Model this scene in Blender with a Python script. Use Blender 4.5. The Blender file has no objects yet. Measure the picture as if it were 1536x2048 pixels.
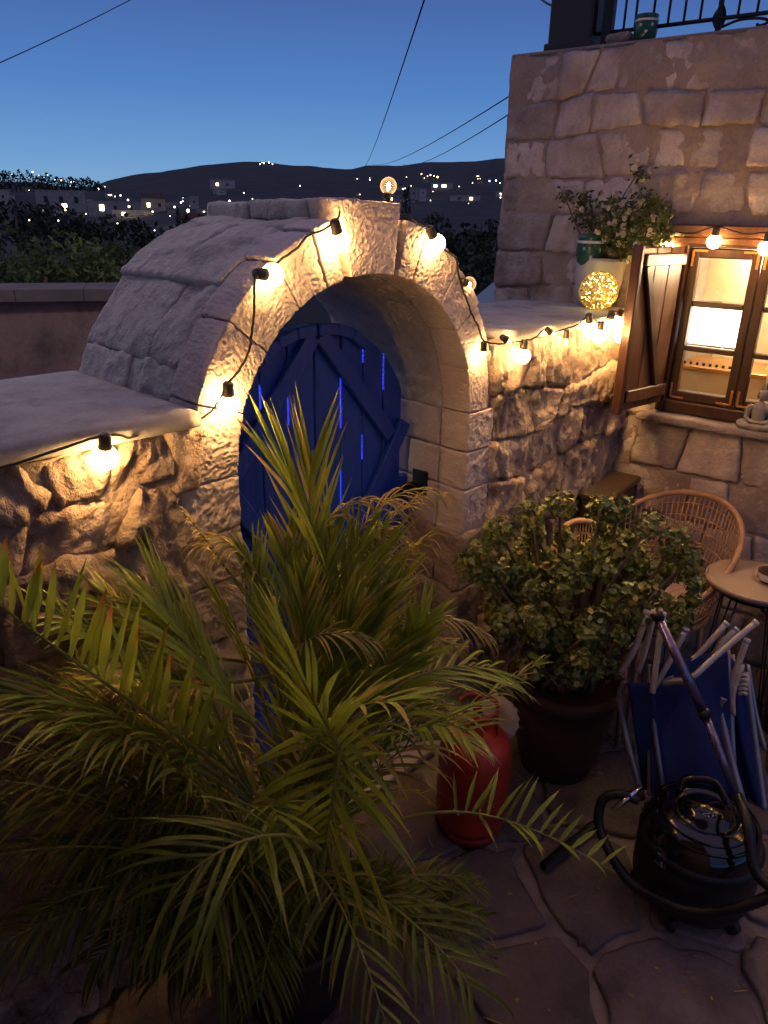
import bpy, math, random
import numpy as np
from mathutils import Vector, Matrix
random.seed(7); rng = np.random.default_rng(7)
SC = bpy.context.scene
COL = SC.collection
R = math.radians

# ------------------------------------------------------------------ camera
F_PX, HY, CAM_H, ROLL = 1479.0, 430.0, 2.0, R(1.2)
PITCH = math.atan((1024 - HY) / F_PX)
fw = Vector((0, math.cos(PITCH), -math.sin(PITCH)))
rt0 = Vector((1, 0, 0)); up0 = rt0.cross(fw)
rt = (rt0 * math.cos(ROLL) + up0 * math.sin(ROLL)); up = (-rt0 * math.sin(ROLL) + up0 * math.cos(ROLL))
cam_d = bpy.data.cameras.new('camera'); cam = bpy.data.objects.new('camera', cam_d); COL.objects.link(cam)
M = Matrix((rt, up, -fw)).transposed().to_4x4(); M.translation = Vector((0, 0, CAM_H)); cam.matrix_world = M
cam_d.sensor_fit = 'VERTICAL'; cam_d.sensor_height = 36.0; cam_d.lens = 36.0 * F_PX / 2048.0
cam_d.clip_start = 0.02; cam_d.clip_end = 9000
SC.camera = cam

# ------------------------------------------------------------------ world: dusk sky
wd = bpy.data.worlds.new('World'); SC.world = wd; wd.use_nodes = True
nt = wd.node_tree; nt.nodes.clear()
tc = nt.nodes.new('ShaderNodeTexCoord'); sx = nt.nodes.new('ShaderNodeSeparateXYZ'); cr = nt.nodes.new('ShaderNodeValToRGB')
bg = nt.nodes.new('ShaderNodeBackground'); wo = nt.nodes.new('ShaderNodeOutputWorld')
nt.links.new(tc.outputs['Generated'], sx.inputs[0]); nt.links.new(sx.outputs['Z'], cr.inputs[0])
nt.links.new(cr.outputs[0], bg.inputs[0]); nt.links.new(bg.outputs[0], wo.inputs[0])
E_ = cr.color_ramp.elements
stops = [(0.0, (0.045, 0.08, 0.13)), (0.025, (0.100, 0.190, 0.305)), (0.06, (0.072, 0.158, 0.30)), (0.13, (0.041, 0.108, 0.262)),
         (0.22, (0.030, 0.066, 0.19)), (0.42, (0.085, 0.078, 0.155)), (1.0, (0.130, 0.098, 0.165))]
E_[0].position = stops[0][0]; E_[0].color = stops[0][1] + (1,)
E_[1].position = stops[-1][0]; E_[1].color = stops[-1][1] + (1,)
for p_, c_ in stops[1:-1]:
    e = E_.new(p_); e.color = c_ + (1,)
bg.inputs[1].default_value = 1.0
SC.view_settings.view_transform = 'Standard'; SC.view_settings.look = 'None'
SC.view_settings.exposure = 1.08; SC.view_settings.gamma = 1.0; SC.view_settings.use_curve_mapping = False
BULB_W = 1.35
WARM = (1.0, 0.54, 0.22)
cy = SC.cycles
cy.use_denoising = True; cy.max_bounces = 6; cy.diffuse_bounces = 3; cy.glossy_bounces = 2; cy.transmission_bounces = 3
cy.transparent_max_bounces = 8; cy.caustics_reflective = False; cy.caustics_refractive = False; cy.sample_clamp_indirect = 4.0
cy.use_light_tree = True

# ------------------------------------------------------------------ coordinates
AW = R(44)
WU = np.array([math.sin(AW), math.cos(AW), 0.0]); WN = np.array([math.cos(AW), -math.sin(AW), 0.0]); Z_ = np.array([0, 0, 1.0])
WO = -WN * 1.5
HU = np.array([.7986, -.6018, 0.0]); HN = np.array([-.6018, -.7986, 0.0]); HC = np.array([1.069, 3.266, 0.0])
CAMP = np.array([0, 0, CAM_H])
def WP(s, off, z): return WO + WU * s + WN * off + Z_ * z             # boundary wall frame
def HP(b, off, z): return HC + HU * b + HN * off + Z_ * z             # house wall frame
def WPa(P): return WO + P[:, :1] * WU + P[:, 1:2] * WN + P[:, 2:3] * Z_
def HPa(P): return HC + P[:, :1] * HU + P[:, 1:2] * HN + P[:, 2:3] * Z_
RT, UP, FW = np.array(rt), np.array(up), np.array(fw)
def ray(x, y):
    d = FW + RT * (x - 768) / F_PX - UP * (y - 1024) / F_PX
    return d / np.linalg.norm(d)
def at(x, y, dist):                                                     # survey point seen at a pixel, at a horizontal distance
    d = ray(x, y); return CAMP + d / math.hypot(d[0], d[1]) * dist
def onW(x, y, off=0.0):
    d = ray(x, y); P0 = WO + WN * off
    return CAMP + d * (np.dot(P0 - CAMP, WN) / np.dot(d, WN))
def onH(x, y, off=0.0):
    d = ray(x, y); P0 = HC + HN * off
    return CAMP + d * (np.dot(P0 - CAMP, HN) / np.dot(d, HN))
def onZ(x, y, z):
    d = ray(x, y); return CAMP + d * ((z - CAM_H) / d[2])
def W2(x, y, off=0.0):
    q = onW(x, y, off); return float(np.dot(q - WO, WU)), float(q[2])

# ------------------------------------------------------------------ noise
def _h(i, j, k, seed):
    n = (i * 374761393 + j * 668265263 + k * 2147483647 + seed * 1274126177) & 0xFFFFFFFF
    n = ((n ^ (n >> 13)) * 1274126177) & 0xFFFFFFFF
    return ((n ^ (n >> 16)) & 0xFFFF) / 65535.0
def vnoise(P, seed=0):
    P = np.asarray(P, float); I = np.floor(P).astype(np.int64); f = P - I; f = f * f * (3 - 2 * f)
    out = 0
    for dx in (0, 1):
        for dy in (0, 1):
            for dz in (0, 1):
                w = (f[:, 0] if dx else 1 - f[:, 0]) * (f[:, 1] if dy else 1 - f[:, 1]) * (f[:, 2] if dz else 1 - f[:, 2])
                out = out + w * _h(I[:, 0] + dx, I[:, 1] + dy, I[:, 2] + dz, seed)
    return out * 2 - 1
def fbm(P, scale, seed=0, octv=3, gain=.5):
    a, tot, v = 1.0, 0, 0; P = np.asarray(P, float) / scale
    for o in range(octv):
        v = v + a * vnoise(P * 2 ** o + 17.3 * o, seed + o); tot += a; a *= gain
    return v / tot
def ridge(P, scale, seed=0, octv=3):
    a, tot, v = 1.0, 0, 0; P = np.asarray(P, float) / scale
    for o in range(octv):
        v = v + a * (1 - 2 * np.abs(vnoise(P * 2 ** o + 9.1 * o, seed + o))); tot += a; a *= .5
    return v / tot

# ------------------------------------------------------------------ scene tree
ORG = {}
def org(o): return ORG.get(o.name, np.zeros(3)) if o else np.zeros(3)
def props(o, label=None, cat=None, group=None, kind=None):
    if label: o['label'] = label
    if cat: o['category'] = cat
    if group: o['group'] = group
    if kind: o['kind'] = kind
    return o
def thing(name, label, cat, loc, group=None, kind=None):
    o = bpy.data.objects.new(name, None); COL.objects.link(o); o.location = [float(v) for v in loc]
    o.empty_display_size = .05; ORG[o.name] = np.array(loc, float)
    return props(o, label, cat, group, kind)
def mk(name, V, Fc, mat, parent=None, smooth=True, label=None, kind=None, local=False, colors=None, cat=None, group=None):
    V = np.asarray(V, float)
    if not local: V = V - org(parent)
    me = bpy.data.meshes.new(name); me.from_pydata([tuple(v) for v in V], [], [tuple(int(i) for i in f) for f in Fc])
    me.update()
    if smooth: me.polygons.foreach_set('use_smooth', [True] * len(me.polygons))
    if colors is not None:
        ca = me.color_attributes.new('tone', 'FLOAT_COLOR', 'POINT')
        c = np.ones((len(V), 4)); c[:, :3] = np.asarray(colors); ca.data.foreach_set('color', c.ravel())
    me.materials.append(mat)
    o = bpy.data.objects.new(name, me); COL.objects.link(o)
    if parent: o.parent = parent; ORG[o.name] = org(parent)
    return props(o, label, cat, group, kind)
class MB:
    def __init__(s): s.V = []; s.F = []; s.n = 0
    def add(s, V, Fc):
        V = np.asarray(V, float); s.V.append(V); s.F += [tuple(int(i) + s.n for i in f) for f in Fc]; s.n += len(V); return s
    def build(s, name, mat, parent=None, **k): return mk(name, np.vstack(s.V), s.F, mat, parent, **k)

def tube(pts, r, seg=8, cap=True):
    pts = [np.array(p, float) for p in pts]; n = len(pts)
    rs = r if hasattr(r, '__len__') else [r] * n
    V = []; F = []; prev = None
    for i in range(n):
        t = pts[min(i + 1, n - 1)] - pts[max(i - 1, 0)]; t = t / (np.linalg.norm(t) + 1e-12)
        if prev is None:
            a = np.array([0, 0, 1.0]) if abs(t[2]) < .9 else np.array([1.0, 0, 0])
        else: a = prev
        x = a - t * a.dot(t); x /= np.linalg.norm(x) + 1e-12; prev = x; y = np.cross(t, x)
        for k in range(seg):
            an = 2 * math.pi * k / seg; V.append(pts[i] + (x * math.cos(an) + y * math.sin(an)) * rs[i])
    for i in range(n - 1):
        for k in range(seg):
            a = i * seg + k; b = i * seg + (k + 1) % seg; F.append((a, b, b + seg, a + seg))
    if cap: F.append(tuple(range(seg))[::-1]); F.append(tuple((n - 1) * seg + k for k in range(seg)))
    return np.array(V), F
def smooth_path(pts, n=8):
    P = [np.array(p, float) for p in pts]; P = [2 * P[0] - P[1]] + P + [2 * P[-1] - P[-2]]; out = []
    for i in range(1, len(P) - 2):
        for k in range(n):
            t = k / n
            out.append(.5 * ((2 * P[i]) + (-P[i - 1] + P[i + 1]) * t + (2 * P[i - 1] - 5 * P[i] + 4 * P[i + 1] - P[i + 2]) * t * t
                             + (-P[i - 1] + 3 * P[i] - 3 * P[i + 1] + P[i + 2]) * t ** 3))
    out.append(P[-2]); return out
def lathe(prof, c, seg=32, ax=None, close=False):
    c = np.array(c, float); V = []; F = []
    A = np.array([0, 0, 1.0]) if ax is None else np.array(ax, float) / np.linalg.norm(ax)
    x = np.cross(A, [0.3, 1, 0.1]); x /= np.linalg.norm(x); y = np.cross(A, x)
    for r, h in prof:
        for k in range(seg):
            an = 2 * math.pi * k / seg; V.append(c + A * h + (x * math.cos(an) + y * math.sin(an)) * max(r, 1e-5))
    for i in range(len(prof) - 1):
        for k in range(seg):
            a = i * seg + k; b = i * seg + (k + 1) % seg; F.append((a, b, b + seg, a + seg))
    if close: F.append(tuple(range(seg))[::-1]); F.append(tuple((len(prof) - 1) * seg + k for k in range(seg)))
    return np.array(V), F
def obox(o, ax, ay, az, hx, hy, hz, bev=.004):
    """bevelled box, centre o, unit axes, half sizes"""
    o = np.array(o, float); b = min(bev, hx * .45, hy * .45, hz * .45); V = []; F = []
    for sx_ in (-1, 1):
        for sy_ in (-1, 1):
            for sz_ in (-1, 1):
                for m in range(3):
                    d = [hx - b, hy - b, hz - b]; d[m] += b
                    V.append(o + ax * sx_ * d[0] + ay * sy_ * d[1] + az * sz_ * d[2])
    def ix(a, b_, c, m): return ((a * 2 + b_) * 2 + c) * 3 + m
    F.append((ix(1,0,0,0), ix(1,1,0,0), ix(1,1,1,0), ix(1,0,1,0))); F.append((ix(0,0,0,0), ix(0,0,1,0), ix(0,1,1,0), ix(0,1,0,0)))
    F.append((ix(0,1,0,1), ix(0,1,1,1), ix(1,1,1,1), ix(1,1,0,1))); F.append((ix(0,0,0,1), ix(1,0,0,1), ix(1,0,1,1), ix(0,0,1,1)))
    F.append((ix(0,0,1,2), ix(1,0,1,2), ix(1,1,1,2), ix(0,1,1,2))); F.append((ix(0,0,0,2), ix(0,1,0,2), ix(1,1,0,2), ix(1,0,0,2)))
    for a in (0, 1):
        for c in (0, 1):
            F.append((ix(a,c,0,0), ix(a,c,0,1), ix(a,c,1,1), ix(a,c,1,0)))
            F.append((ix(a,0,c,0), ix(a,0,c,2), ix(a,1,c,2), ix(a,1,c,0)))
            F.append((ix(0,a,c,1), ix(0,a,c,2), ix(1,a,c,2), ix(1,a,c,1)))
            for e in (0, 1): F.append((ix(a,c,e,0), ix(a,c,e,1), ix(a,c,e,2)))
    return np.array(V), F
def hbox(b0, b1, o0, o1, z0, z1, bev=.004):      # box in the house frame
    return obox(HP((b0 + b1) / 2, (o0 + o1) / 2, (z0 + z1) / 2), HU, HN, Z_, abs(b1 - b0) / 2, abs(o1 - o0) / 2, abs(z1 - z0) / 2, bev)
def wbox(s0, s1, o0, o1, z0, z1, bev=.004):
    return obox(WP((s0 + s1) / 2, (o0 + o1) / 2, (z0 + z1) / 2), WU, WN, Z_, abs(s1 - s0) / 2, abs(o1 - o0) / 2, abs(z1 - z0) / 2, bev)
def bar(p, q, w, t, side, bev=.003):             # flat bar p->q, width w in plane, thickness t along side
    p = np.array(p, float); q = np.array(q, float); d = q - p; L = np.linalg.norm(d); d /= L
    side = np.array(side, float); side = side - d * side.dot(d); side /= np.linalg.norm(side); e = np.cross(side, d)
    return obox((p + q) / 2, d, e, side, L / 2, w / 2, t / 2, bev)

def block(dims, n, mapf, r=.01, amp=.005, nsc=.05, seed=0, amp2=0, nsc2=.015, rg=0, rgs=.06, skip=(), hatch=0):
    """rounded, rough stone: dims in metres (u,v,w), n grid counts, mapf maps the metric box to the world"""
    nu, nv, nw = n; du, dv, dw = dims
    idx = -np.ones((nu + 1, nv + 1, nw + 1), int); P = []
    for i in range(nu + 1):
        for j in range(nv + 1):
            for k in range(nw + 1):
                if i in (0, nu) or j in (0, nv) or k in (0, nw):
                    idx[i, j, k] = len(P); P.append((i / nu * du, j / nv * dv, k / nw * dw))
    P = np.array(P); dd = np.array(dims); rr = np.minimum(r, dd * .45)
    Q = np.clip(P, rr, dd - rr); D = P - Q; L = np.linalg.norm(D / rr, axis=1, keepdims=True) + 1e-9
    Nn = D / rr / L; P2 = Q + Nn * rr
    S = P2 + np.array([seed * 3.17 % 50, seed * 1.93 % 50, seed * .71 % 50])
    h = amp * fbm(S, nsc, seed, 3)
    if amp2: h = h + amp2 * fbm(S, nsc2, seed + 5, 2)
    if rg: h = h + rg * ridge(S * np.array([1, .45, 1]), rgs, seed + 9, 3)
    if hatch:
        a_ = seed * 1.7 + .9 * vnoise(S / .09, seed); x_, y_, z_ = (S - S.mean(0)).T; ca, sa = np.cos(a_), np.sin(a_)
        Hc = np.stack([(x_ * ca + y_ * sa) / .0055, (-x_ * sa + y_ * ca) / .015, z_ / .007], 1)
        h = h + hatch * ((.4 - 1.5 * np.abs(vnoise(Hc, seed + 3))) + .35 * vnoise(S / .0045, seed + 6))
    P2 = P2 + Nn * h[:, None]
    F = []
    def q(a, b, c, d, flip):
        F.append((a, b, c, d) if not flip else (d, c, b, a))
    for i in range(nu):
        for j in range(nv):
            if 'w0' not in skip: q(idx[i, j, 0], idx[i + 1, j, 0], idx[i + 1, j + 1, 0], idx[i, j + 1, 0], True)
            q(idx[i, j, nw], idx[i + 1, j, nw], idx[i + 1, j + 1, nw], idx[i, j + 1, nw], False)
    for i in range(nu):
        for k in range(nw):
            q(idx[i, 0, k], idx[i + 1, 0, k], idx[i + 1, 0, k + 1], idx[i, 0, k + 1], False)
            q(idx[i, nv, k], idx[i + 1, nv, k], idx[i + 1, nv, k + 1], idx[i, nv, k + 1], True)
    for j in range(nv):
        for k in range(nw):
            q(idx[0, j, k], idx[0, j + 1, k], idx[0, j + 1, k + 1], idx[0, j, k + 1], True)
            q(idx[nu, j, k], idx[nu, j + 1, k], idx[nu, j + 1, k + 1], idx[nu, j, k + 1], False)
    return mapf(P2 / dd), F
def bil(c, w0, w1, fr):                            # bilinear quad corners c=[(s,z)x4] anticlockwise from lower-left; w -> off
    c = np.array(c, float)
    def f(T):
        u, v, w = T[:, :1], T[:, 1:2], T[:, 2:3]
        sz = c[0] * (1 - u) * (1 - v) + c[1] * u * (1 - v) + c[2] * u * v + c[3] * (1 - u) * v
        return fr(np.hstack([sz[:, :1], w0 + (w1 - w0) * w, sz[:, 1:2]]))
    return f

# ------------------------------------------------------------------ materials
def new(name):
    m = bpy.data.materials.new(name); m.use_nodes = True; t = m.node_tree
    return m, t, t.nodes['Principled BSDF']
def nd(t, ty, **k):
    n = t.nodes.new(ty)
    for a, b in k.items():
        if a in ('operation', 'blend_type', 'data_type', 'feature', 'noise_dimensions', 'attribute_name', 'wave_type', 'bands_direction'): setattr(n, a, b)
        else: n.inputs[a].default_value = b
    return n
def ramp(t, stops):
    n = t.nodes.new('ShaderNodeValToRGB'); e = n.color_ramp.elements
    e[0].position, e[0].color = stops[0][0], tuple(stops[0][1]) + (1,)
    e[1].position, e[1].color = stops[-1][0], tuple(stops[-1][1]) + (1,)
    for p, c in stops[1:-1]:
        x = e.new(p); x.color = tuple(c) + (1,)
    return n
def stone(name, cols, rough=.9, sc=6, bump=.5, bsc=60, bdist=.01, var=.18, chisel=0, stain=None, stsc=2.5):
    m, t, b = new(name); L = t.links.new
    tc = nd(t, 'ShaderNodeTexCoord'); oi = nd(t, 'ShaderNodeObjectInfo')
    ad = nd(t, 'ShaderNodeVectorMath', operation='ADD'); L(tc.outputs['Object'], ad.inputs[0])
    n1 = nd(t, 'ShaderNodeTexNoise', Scale=sc, Detail=6.0, Roughness=.6); L(ad.outputs[0], n1.inputs['Vector'])
    c = ramp(t, [(.3, cols[0]), (.5, cols[1]), (.68, cols[2])]); L(n1.outputs['Fac'], c.inputs[0])
    cur = c.outputs[0]
    if stain:
        n3 = nd(t, 'ShaderNodeTexNoise', Scale=stsc, Detail=5.0, Roughness=.65); L(tc.outputs['Object'], n3.inputs['Vector'])
        r3 = ramp(t, [(.52, (0, 0, 0)), (.66, (1, 1, 1))]); L(n3.outputs['Fac'], r3.inputs[0])
        mx = nd(t, 'ShaderNodeMix', data_type='RGBA'); L(r3.outputs[0], mx.inputs[0]); L(cur, mx.inputs[6]); mx.inputs[7].default_value = stain + (1,); cur = mx.outputs[2]
    hs = nd(t, 'ShaderNodeHueSaturation'); mr = nd(t, 'ShaderNodeMapRange'); mr.inputs[3].default_value = 1 - var; mr.inputs[4].default_value = 1 + var
    L(oi.outputs['Random'], mr.inputs[0]); L(mr.outputs[0], hs.inputs['Value']); L(cur, hs.inputs['Color'])
    n4 = nd(t, 'ShaderNodeTexNoise', Scale=bsc * 1.7, Detail=3.0); L(tc.outputs['Object'], n4.inputs['Vector'])
    mm = nd(t, 'ShaderNodeMix', data_type='RGBA', blend_type='MULTIPLY'); mm.inputs[0].default_value = .35; L(hs.outputs[0], mm.inputs[6]); L(n4.outputs['Fac'], mm.inputs[7])
    L(mm.outputs[2], b.inputs['Base Color']); b.inputs['Roughness'].default_value = rough
    n2 = nd(t, 'ShaderNodeTexNoise', Scale=bsc, Detail=5.0, Roughness=.62); L(tc.outputs['Object'], n2.inputs['Vector'])
    h = n2.outputs['Fac']
    if chisel:
        mp = nd(t, 'ShaderNodeMapping'); L(tc.outputs['Object'], mp.inputs[0])
        n5 = nd(t, 'ShaderNodeTexNoise', Scale=9.0, Detail=1.0); L(tc.outputs['Object'], n5.inputs['Vector'])
        rm = nd(t, 'ShaderNodeMapRange'); rm.inputs[3].default_value = -2.5; rm.inputs[4].default_value = 2.5; L(n5.outputs['Fac'], rm.inputs[0])
        cx = nd(t, 'ShaderNodeCombineXYZ'); L(rm.outputs[0], cx.inputs[0]); L(rm.outputs[0], cx.inputs[2]); L(cx.outputs[0], mp.inputs['Rotation'])
        mp.inputs['Scale'].default_value = (1, 1, 1)
        vo = nd(t, 'ShaderNodeTexVoronoi', Scale=chisel, feature='SMOOTH_F1', Smoothness=.35)
        sc2 = nd(t, 'ShaderNodeVectorMath', operation='MULTIPLY'); sc2.inputs[1].default_value = (1, .5, .55); L(mp.outputs[0], sc2.inputs[0]); L(sc2.outputs[0], vo.inputs['Vector'])
        ma = nd(t, 'ShaderNodeMath', operation='MULTIPLY_ADD'); L(vo.outputs['Distance'], ma.inputs[0]); ma.inputs[1].default_value = 1.6; L(h, ma.inputs[2]); h = ma.outputs[0]
    bp = nd(t, 'ShaderNodeBump', Strength=bump, Distance=bdist); L(h, bp.inputs['Height']); L(bp.outputs[0], b.inputs['Normal'])
    return m
def plain(name, col, rough=.6, metal=0, bump=0, bsc=40, var=.15, coat=0, nsc=8, spec=None):
    m, t, b = new(name); L = t.links.new
    tc = nd(t, 'ShaderNodeTexCoord'); n = nd(t, 'ShaderNodeTexNoise', Scale=nsc, Detail=4.0); L(tc.outputs['Object'], n.inputs['Vector'])
    c = ramp(t, [(.3, [v * (1 - var) for v in col]), (.7, [v * (1 + var) for v in col])]); L(n.outputs['Fac'], c.inputs[0]); L(c.outputs[0], b.inputs['Base Color'])
    r = ramp(t, [(.3, (rough * .85,) * 3), (.7, (min(1, rough * 1.15),) * 3)]); L(n.outputs['Fac'], r.inputs[0]); L(r.outputs[0], b.inputs['Roughness'])
    b.inputs['Metallic'].default_value = metal; b.inputs['Coat Weight'].default_value = coat
    if spec is not None: b.inputs['Specular IOR Level'].default_value = spec
    if bump:
        n2 = nd(t, 'ShaderNodeTexNoise', Scale=bsc, Detail=4.0); L(tc.outputs['Object'], n2.inputs['Vector'])
        bp = nd(t, 'ShaderNodeBump', Strength=bump, Distance=.005); L(n2.outputs['Fac'], bp.inputs['Height']); L(bp.outputs[0], b.inputs['Normal'])
    return m
def wood(name, c1, c2, sc=(40, 40, 3), rough=.45, bump=.25, worn=None):
    m, t, b = new(name); L = t.links.new
    tc = nd(t, 'ShaderNodeTexCoord'); mp = nd(t, 'ShaderNodeMapping'); mp.inputs['Scale'].default_value = sc; L(tc.outputs['Object'], mp.inputs[0])
    n = nd(t, 'ShaderNodeTexNoise', Scale=1.0, Detail=6.0, Roughness=.6); L(mp.outputs[0], n.inputs['Vector'])
    c = ramp(t, [(.3, c1), (.7, c2)]); L(n.outputs['Fac'], c.inputs[0]); cur = c.outputs[0]
    if worn:
        n3 = nd(t, 'ShaderNodeTexNoise', Scale=5.0, Detail=8.0, Roughness=.7); L(tc.outputs['Object'], n3.inputs['Vector'])
        r3 = ramp(t, [(.60, (0, 0, 0)), (.70, (1, 1, 1))]); L(n3.outputs['Fac'], r3.inputs[0])
        mx = nd(t, 'ShaderNodeMix', data_type='RGBA'); L(r3.outputs[0], mx.inputs[0]); L(cur, mx.inputs[6]); mx.inputs[7].default_value = worn + (1,); cur = mx.outputs[2]
    L(cur, b.inputs['Base Color']); b.inputs['Roughness'].default_value = rough
    bp = nd(t, 'ShaderNodeBump', Strength=bump, Distance=.004); L(n.outputs['Fac'], bp.inputs['Height']); L(bp.outputs[0], b.inputs['Normal'])
    return m
def emit(name, col, s):
    m, t, b = new(name); b.inputs['Base Color'].default_value = (0, 0, 0, 1) if s > 2 else tuple(col) + (1,)
    b.inputs['Emission Color'].default_value = tuple(col) + (1,); b.inputs['Emission Strength'].default_value = s
    return m
def leafmat(name, c1, c2, trans=.3, rough=.5, tone=False):
    m, t, b = new(name); L = t.links.new
    tc = nd(t, 'ShaderNodeTexCoord'); n = nd(t, 'ShaderNodeTexNoise', Scale=7.0, Detail=4.0); L(tc.outputs['Object'], n.inputs['Vector'])
    c = ramp(t, [(.3, c1), (.7, c2)]); L(n.outputs['Fac'], c.inputs[0]); cur = c.outputs[0]
    if tone:
        at_ = nd(t, 'ShaderNodeAttribute', attribute_name='tone')
        mx = nd(t, 'ShaderNodeMix', data_type='RGBA', blend_type='MULTIPLY'); mx.inputs[0].default_value = 1; L(cur, mx.inputs[6]); L(at_.outputs['Color'], mx.inputs[7]); cur = mx.outputs[2]
    L(cur, b.inputs['Base Color']); b.inputs['Roughness'].default_value = rough; b.inputs['Specular IOR Level'].default_value = .35
    tr = nd(t, 'ShaderNodeBsdfTranslucent'); L(cur, tr.inputs[0]); ms = nd(t, 'ShaderNodeMixShader'); ms.inputs[0].default_value = trans
    L(b.outputs[0], ms.inputs[1]); L(tr.outputs[0], ms.inputs[2]); L(ms.outputs[0], t.nodes['Material Output'].inputs[0])
    return m

M_VOUS = stone('dressed_limestone', [(.54, .45, .42), (.62, .53, .50), (.69, .60, .57)], sc=5, bump=.6, bsc=120, bdist=.006, var=.06)
M_REVEAL = stone('smooth_limestone', [(.50, .42, .41), (.58, .50, .49), (.64, .56, .55)], sc=4, bump=.5, bsc=60, bdist=.005, var=.1)
M_VAULT = stone('weathered_limestone', [(.47, .43, .39), (.59, .55, .50), (.67, .63, .58)], sc=5, bump=.9, bsc=26, bdist=.02, var=.08, stain=(.36, .34, .32), stsc=5)
M_RUBBLE = stone('rubble_stone', [(.32, .23, .18), (.44, .34, .28), (.54, .44, .37)], sc=7, bump=1.0, bsc=38, bdist=.018, var=.22, stain=(.24, .18, .155), stsc=5)
M_MORTAR = stone('lime_mortar', [(.34, .25, .20), (.42, .33, .27), (.48, .39, .32)], sc=6, bump=1.0, bsc=55, bdist=.012, var=.04)
M_HOUSE = stone('house_stone', [(.40, .31, .285), (.55, .455, .42), (.69, .61, .57)], sc=6, bump=1.0, bsc=45, bdist=.012, var=.34, stain=(.28, .20, .18), stsc=2.2)
M_HMORT = stone('house_mortar', [(.34, .25, .21), (.41, .32, .27), (.47, .38, .33)], sc=5, bump=.9, bsc=40, bdist=.012, var=.02)
M_COPE = stone('coping_slab', [(.38, .36, .36), (.47, .45, .45), (.54, .52, .51)], sc=9, bump=.45, bsc=70, bdist=.004, var=.05, stain=(.32, .29, .28), stsc=7)
M_PAVE = stone('paving_stone', [(.11, .083, .077), (.18, .138, .127), (.26, .20, .185)], rough=.7, sc=5, bump=.9, bsc=45, bdist=.007, var=.4, stain=(.085, .065, .06), stsc=2.5)
M_GROUT = stone('paving_joint', [(.17, .135, .125), (.25, .20, .185), (.33, .27, .25)], sc=12, bump=.6, bsc=60, bdist=.004, var=0)
M_RENDER = stone('neighbour_render', [(.30, .19, .16), (.38, .25, .21), (.44, .31, .26)], sc=3, bump=.4, bsc=20, bdist=.02, var=0, stain=(.17, .12, .105), stsc=1.3)
M_NCAP = stone('neighbour_cap', [(.14, .12, .115), (.18, .155, .15), (.22, .19, .18)], sc=3, bump=.4, bsc=20, bdist=.01, var=0)
M_BLUE = wood('blue_paint', (.016, .055, .30), (.028, .095, .48), (60, 60, 4), .38, .3)
M_BLUEW = wood('blue_paint_worn', (.010, .045, .28), (.016, .07, .42), (60, 60, 4), .4, .3, worn=(.16, .11, .09))
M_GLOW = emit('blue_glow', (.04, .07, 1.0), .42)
M_IRON = plain('dark_iron', (.02, .02, .022), .5, .6)
M_CABLE = plain('black_rubber', (.015, .014, .013), .55)
M_WOOD = wood('brown_window_wood', (.065, .026, .016), (.13, .055, .032), (50, 50, 5), .38, .2)
M_WOODD = wood('dark_window_wood', (.035, .015, .010), (.07, .030, .019), (50, 50, 5), .35, .2)
M_BRASS = plain('brass_plate', (.65, .33, .12), .35, .8)
M_PALM = leafmat('palm_leaf', (.19, .27, .030), (.34, .42, .055), .35, .42, tone=True)
_t = M_PALM.node_tree; _b = _t.nodes['Principled BSDF']; _tc = nd(_t, 'ShaderNodeTexCoord'); _n = nd(_t, 'ShaderNodeTexNoise', Scale=160.0, Detail=3.0); _bp = nd(_t, 'ShaderNodeBump', Strength=.5, Distance=.002)
_t.links.new(_tc.outputs['Object'], _n.inputs['Vector']); _t.links.new(_n.outputs['Fac'], _bp.inputs['Height']); _t.links.new(_bp.outputs[0], _b.inputs['Normal'])
M_RACH = plain('palm_stem', (.20, .21, .045), .5)
M_JADE = leafmat('jade_leaf', (.11, .155, .035), (.24, .27, .07), .12, .38, tone=True)
M_BARK = plain('grey_bark', (.16, .11, .075), .85, bump=.6)
M_TERRA = plain('terracotta', (.065, .026, .017), .8, bump=.3)
M_RATTAN = wood('rattan_cane', (.34, .18, .095), (.50, .30, .17), (30, 30, 30), .5, .2)
M_FABRIC = plain('blue_fabric', (.008, .022, .12), .8, bump=.3, bsc=400)
M_ALU = plain('cream_metal_tube', (.62, .54, .44), .38, .15)
M_ALUD = plain('grey_metal_tube', (.30, .28, .30), .35, .6)
M_PURP = plain('anodised_tube', (.24, .20, .32), .28, .8)
M_BLACK = plain('glossy_black_plastic', (.006, .006, .006), .14, coat=.5)
M_BLACKM = plain('matt_black_plastic', (.010, .010, .010), .5)
M_CHROME = plain('chrome', (.75, .72, .70), .15, 1.0)
M_RED = plain('red_paint', (.42, .034, .015), .45, coat=.1, var=.2, nsc=14)
M_WHITE = plain('white_print', (.6, .6, .58), .6)
M_ORANGE = plain('orange_switch', (.8, .12, .03), .4)
M_POTG = plain('grey_glazed_pot', (.42, .42, .44), .4, nsc=5)
M_GREENP = plain('dark_green_glaze', (.015, .075, .06), .3)
M_DARKP = plain('dark_brown_pot', (.03, .02, .018), .5)
M_FLOWER = leafmat('white_flower', (.62, .56, .42), (.72, .66, .52), .3, .6)
M_GOLD = plain('gold_wire', (.75, .48, .08), .35, .8)
M_BUDDHA = stone('figurine_stone', [(.22, .20, .18), (.30, .28, .26), (.36, .33, .30)], sc=30, bump=.5, bsc=200, bdist=.002, var=0)
M_TABLE = plain('pale_table_top', (.38, .28, .21), .4, nsc=5)
M_CUSH = plain('striped_cushion', (.55, .40, .30), .9, bump=.3, bsc=150)
M_CHEST = plain('black_chest', (.02, .016, .015), .55)
M_LID = wood('chest_lid', (.030, .020, .014), (.055, .038, .025), (6, 40, 6), .45, .2)
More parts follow.
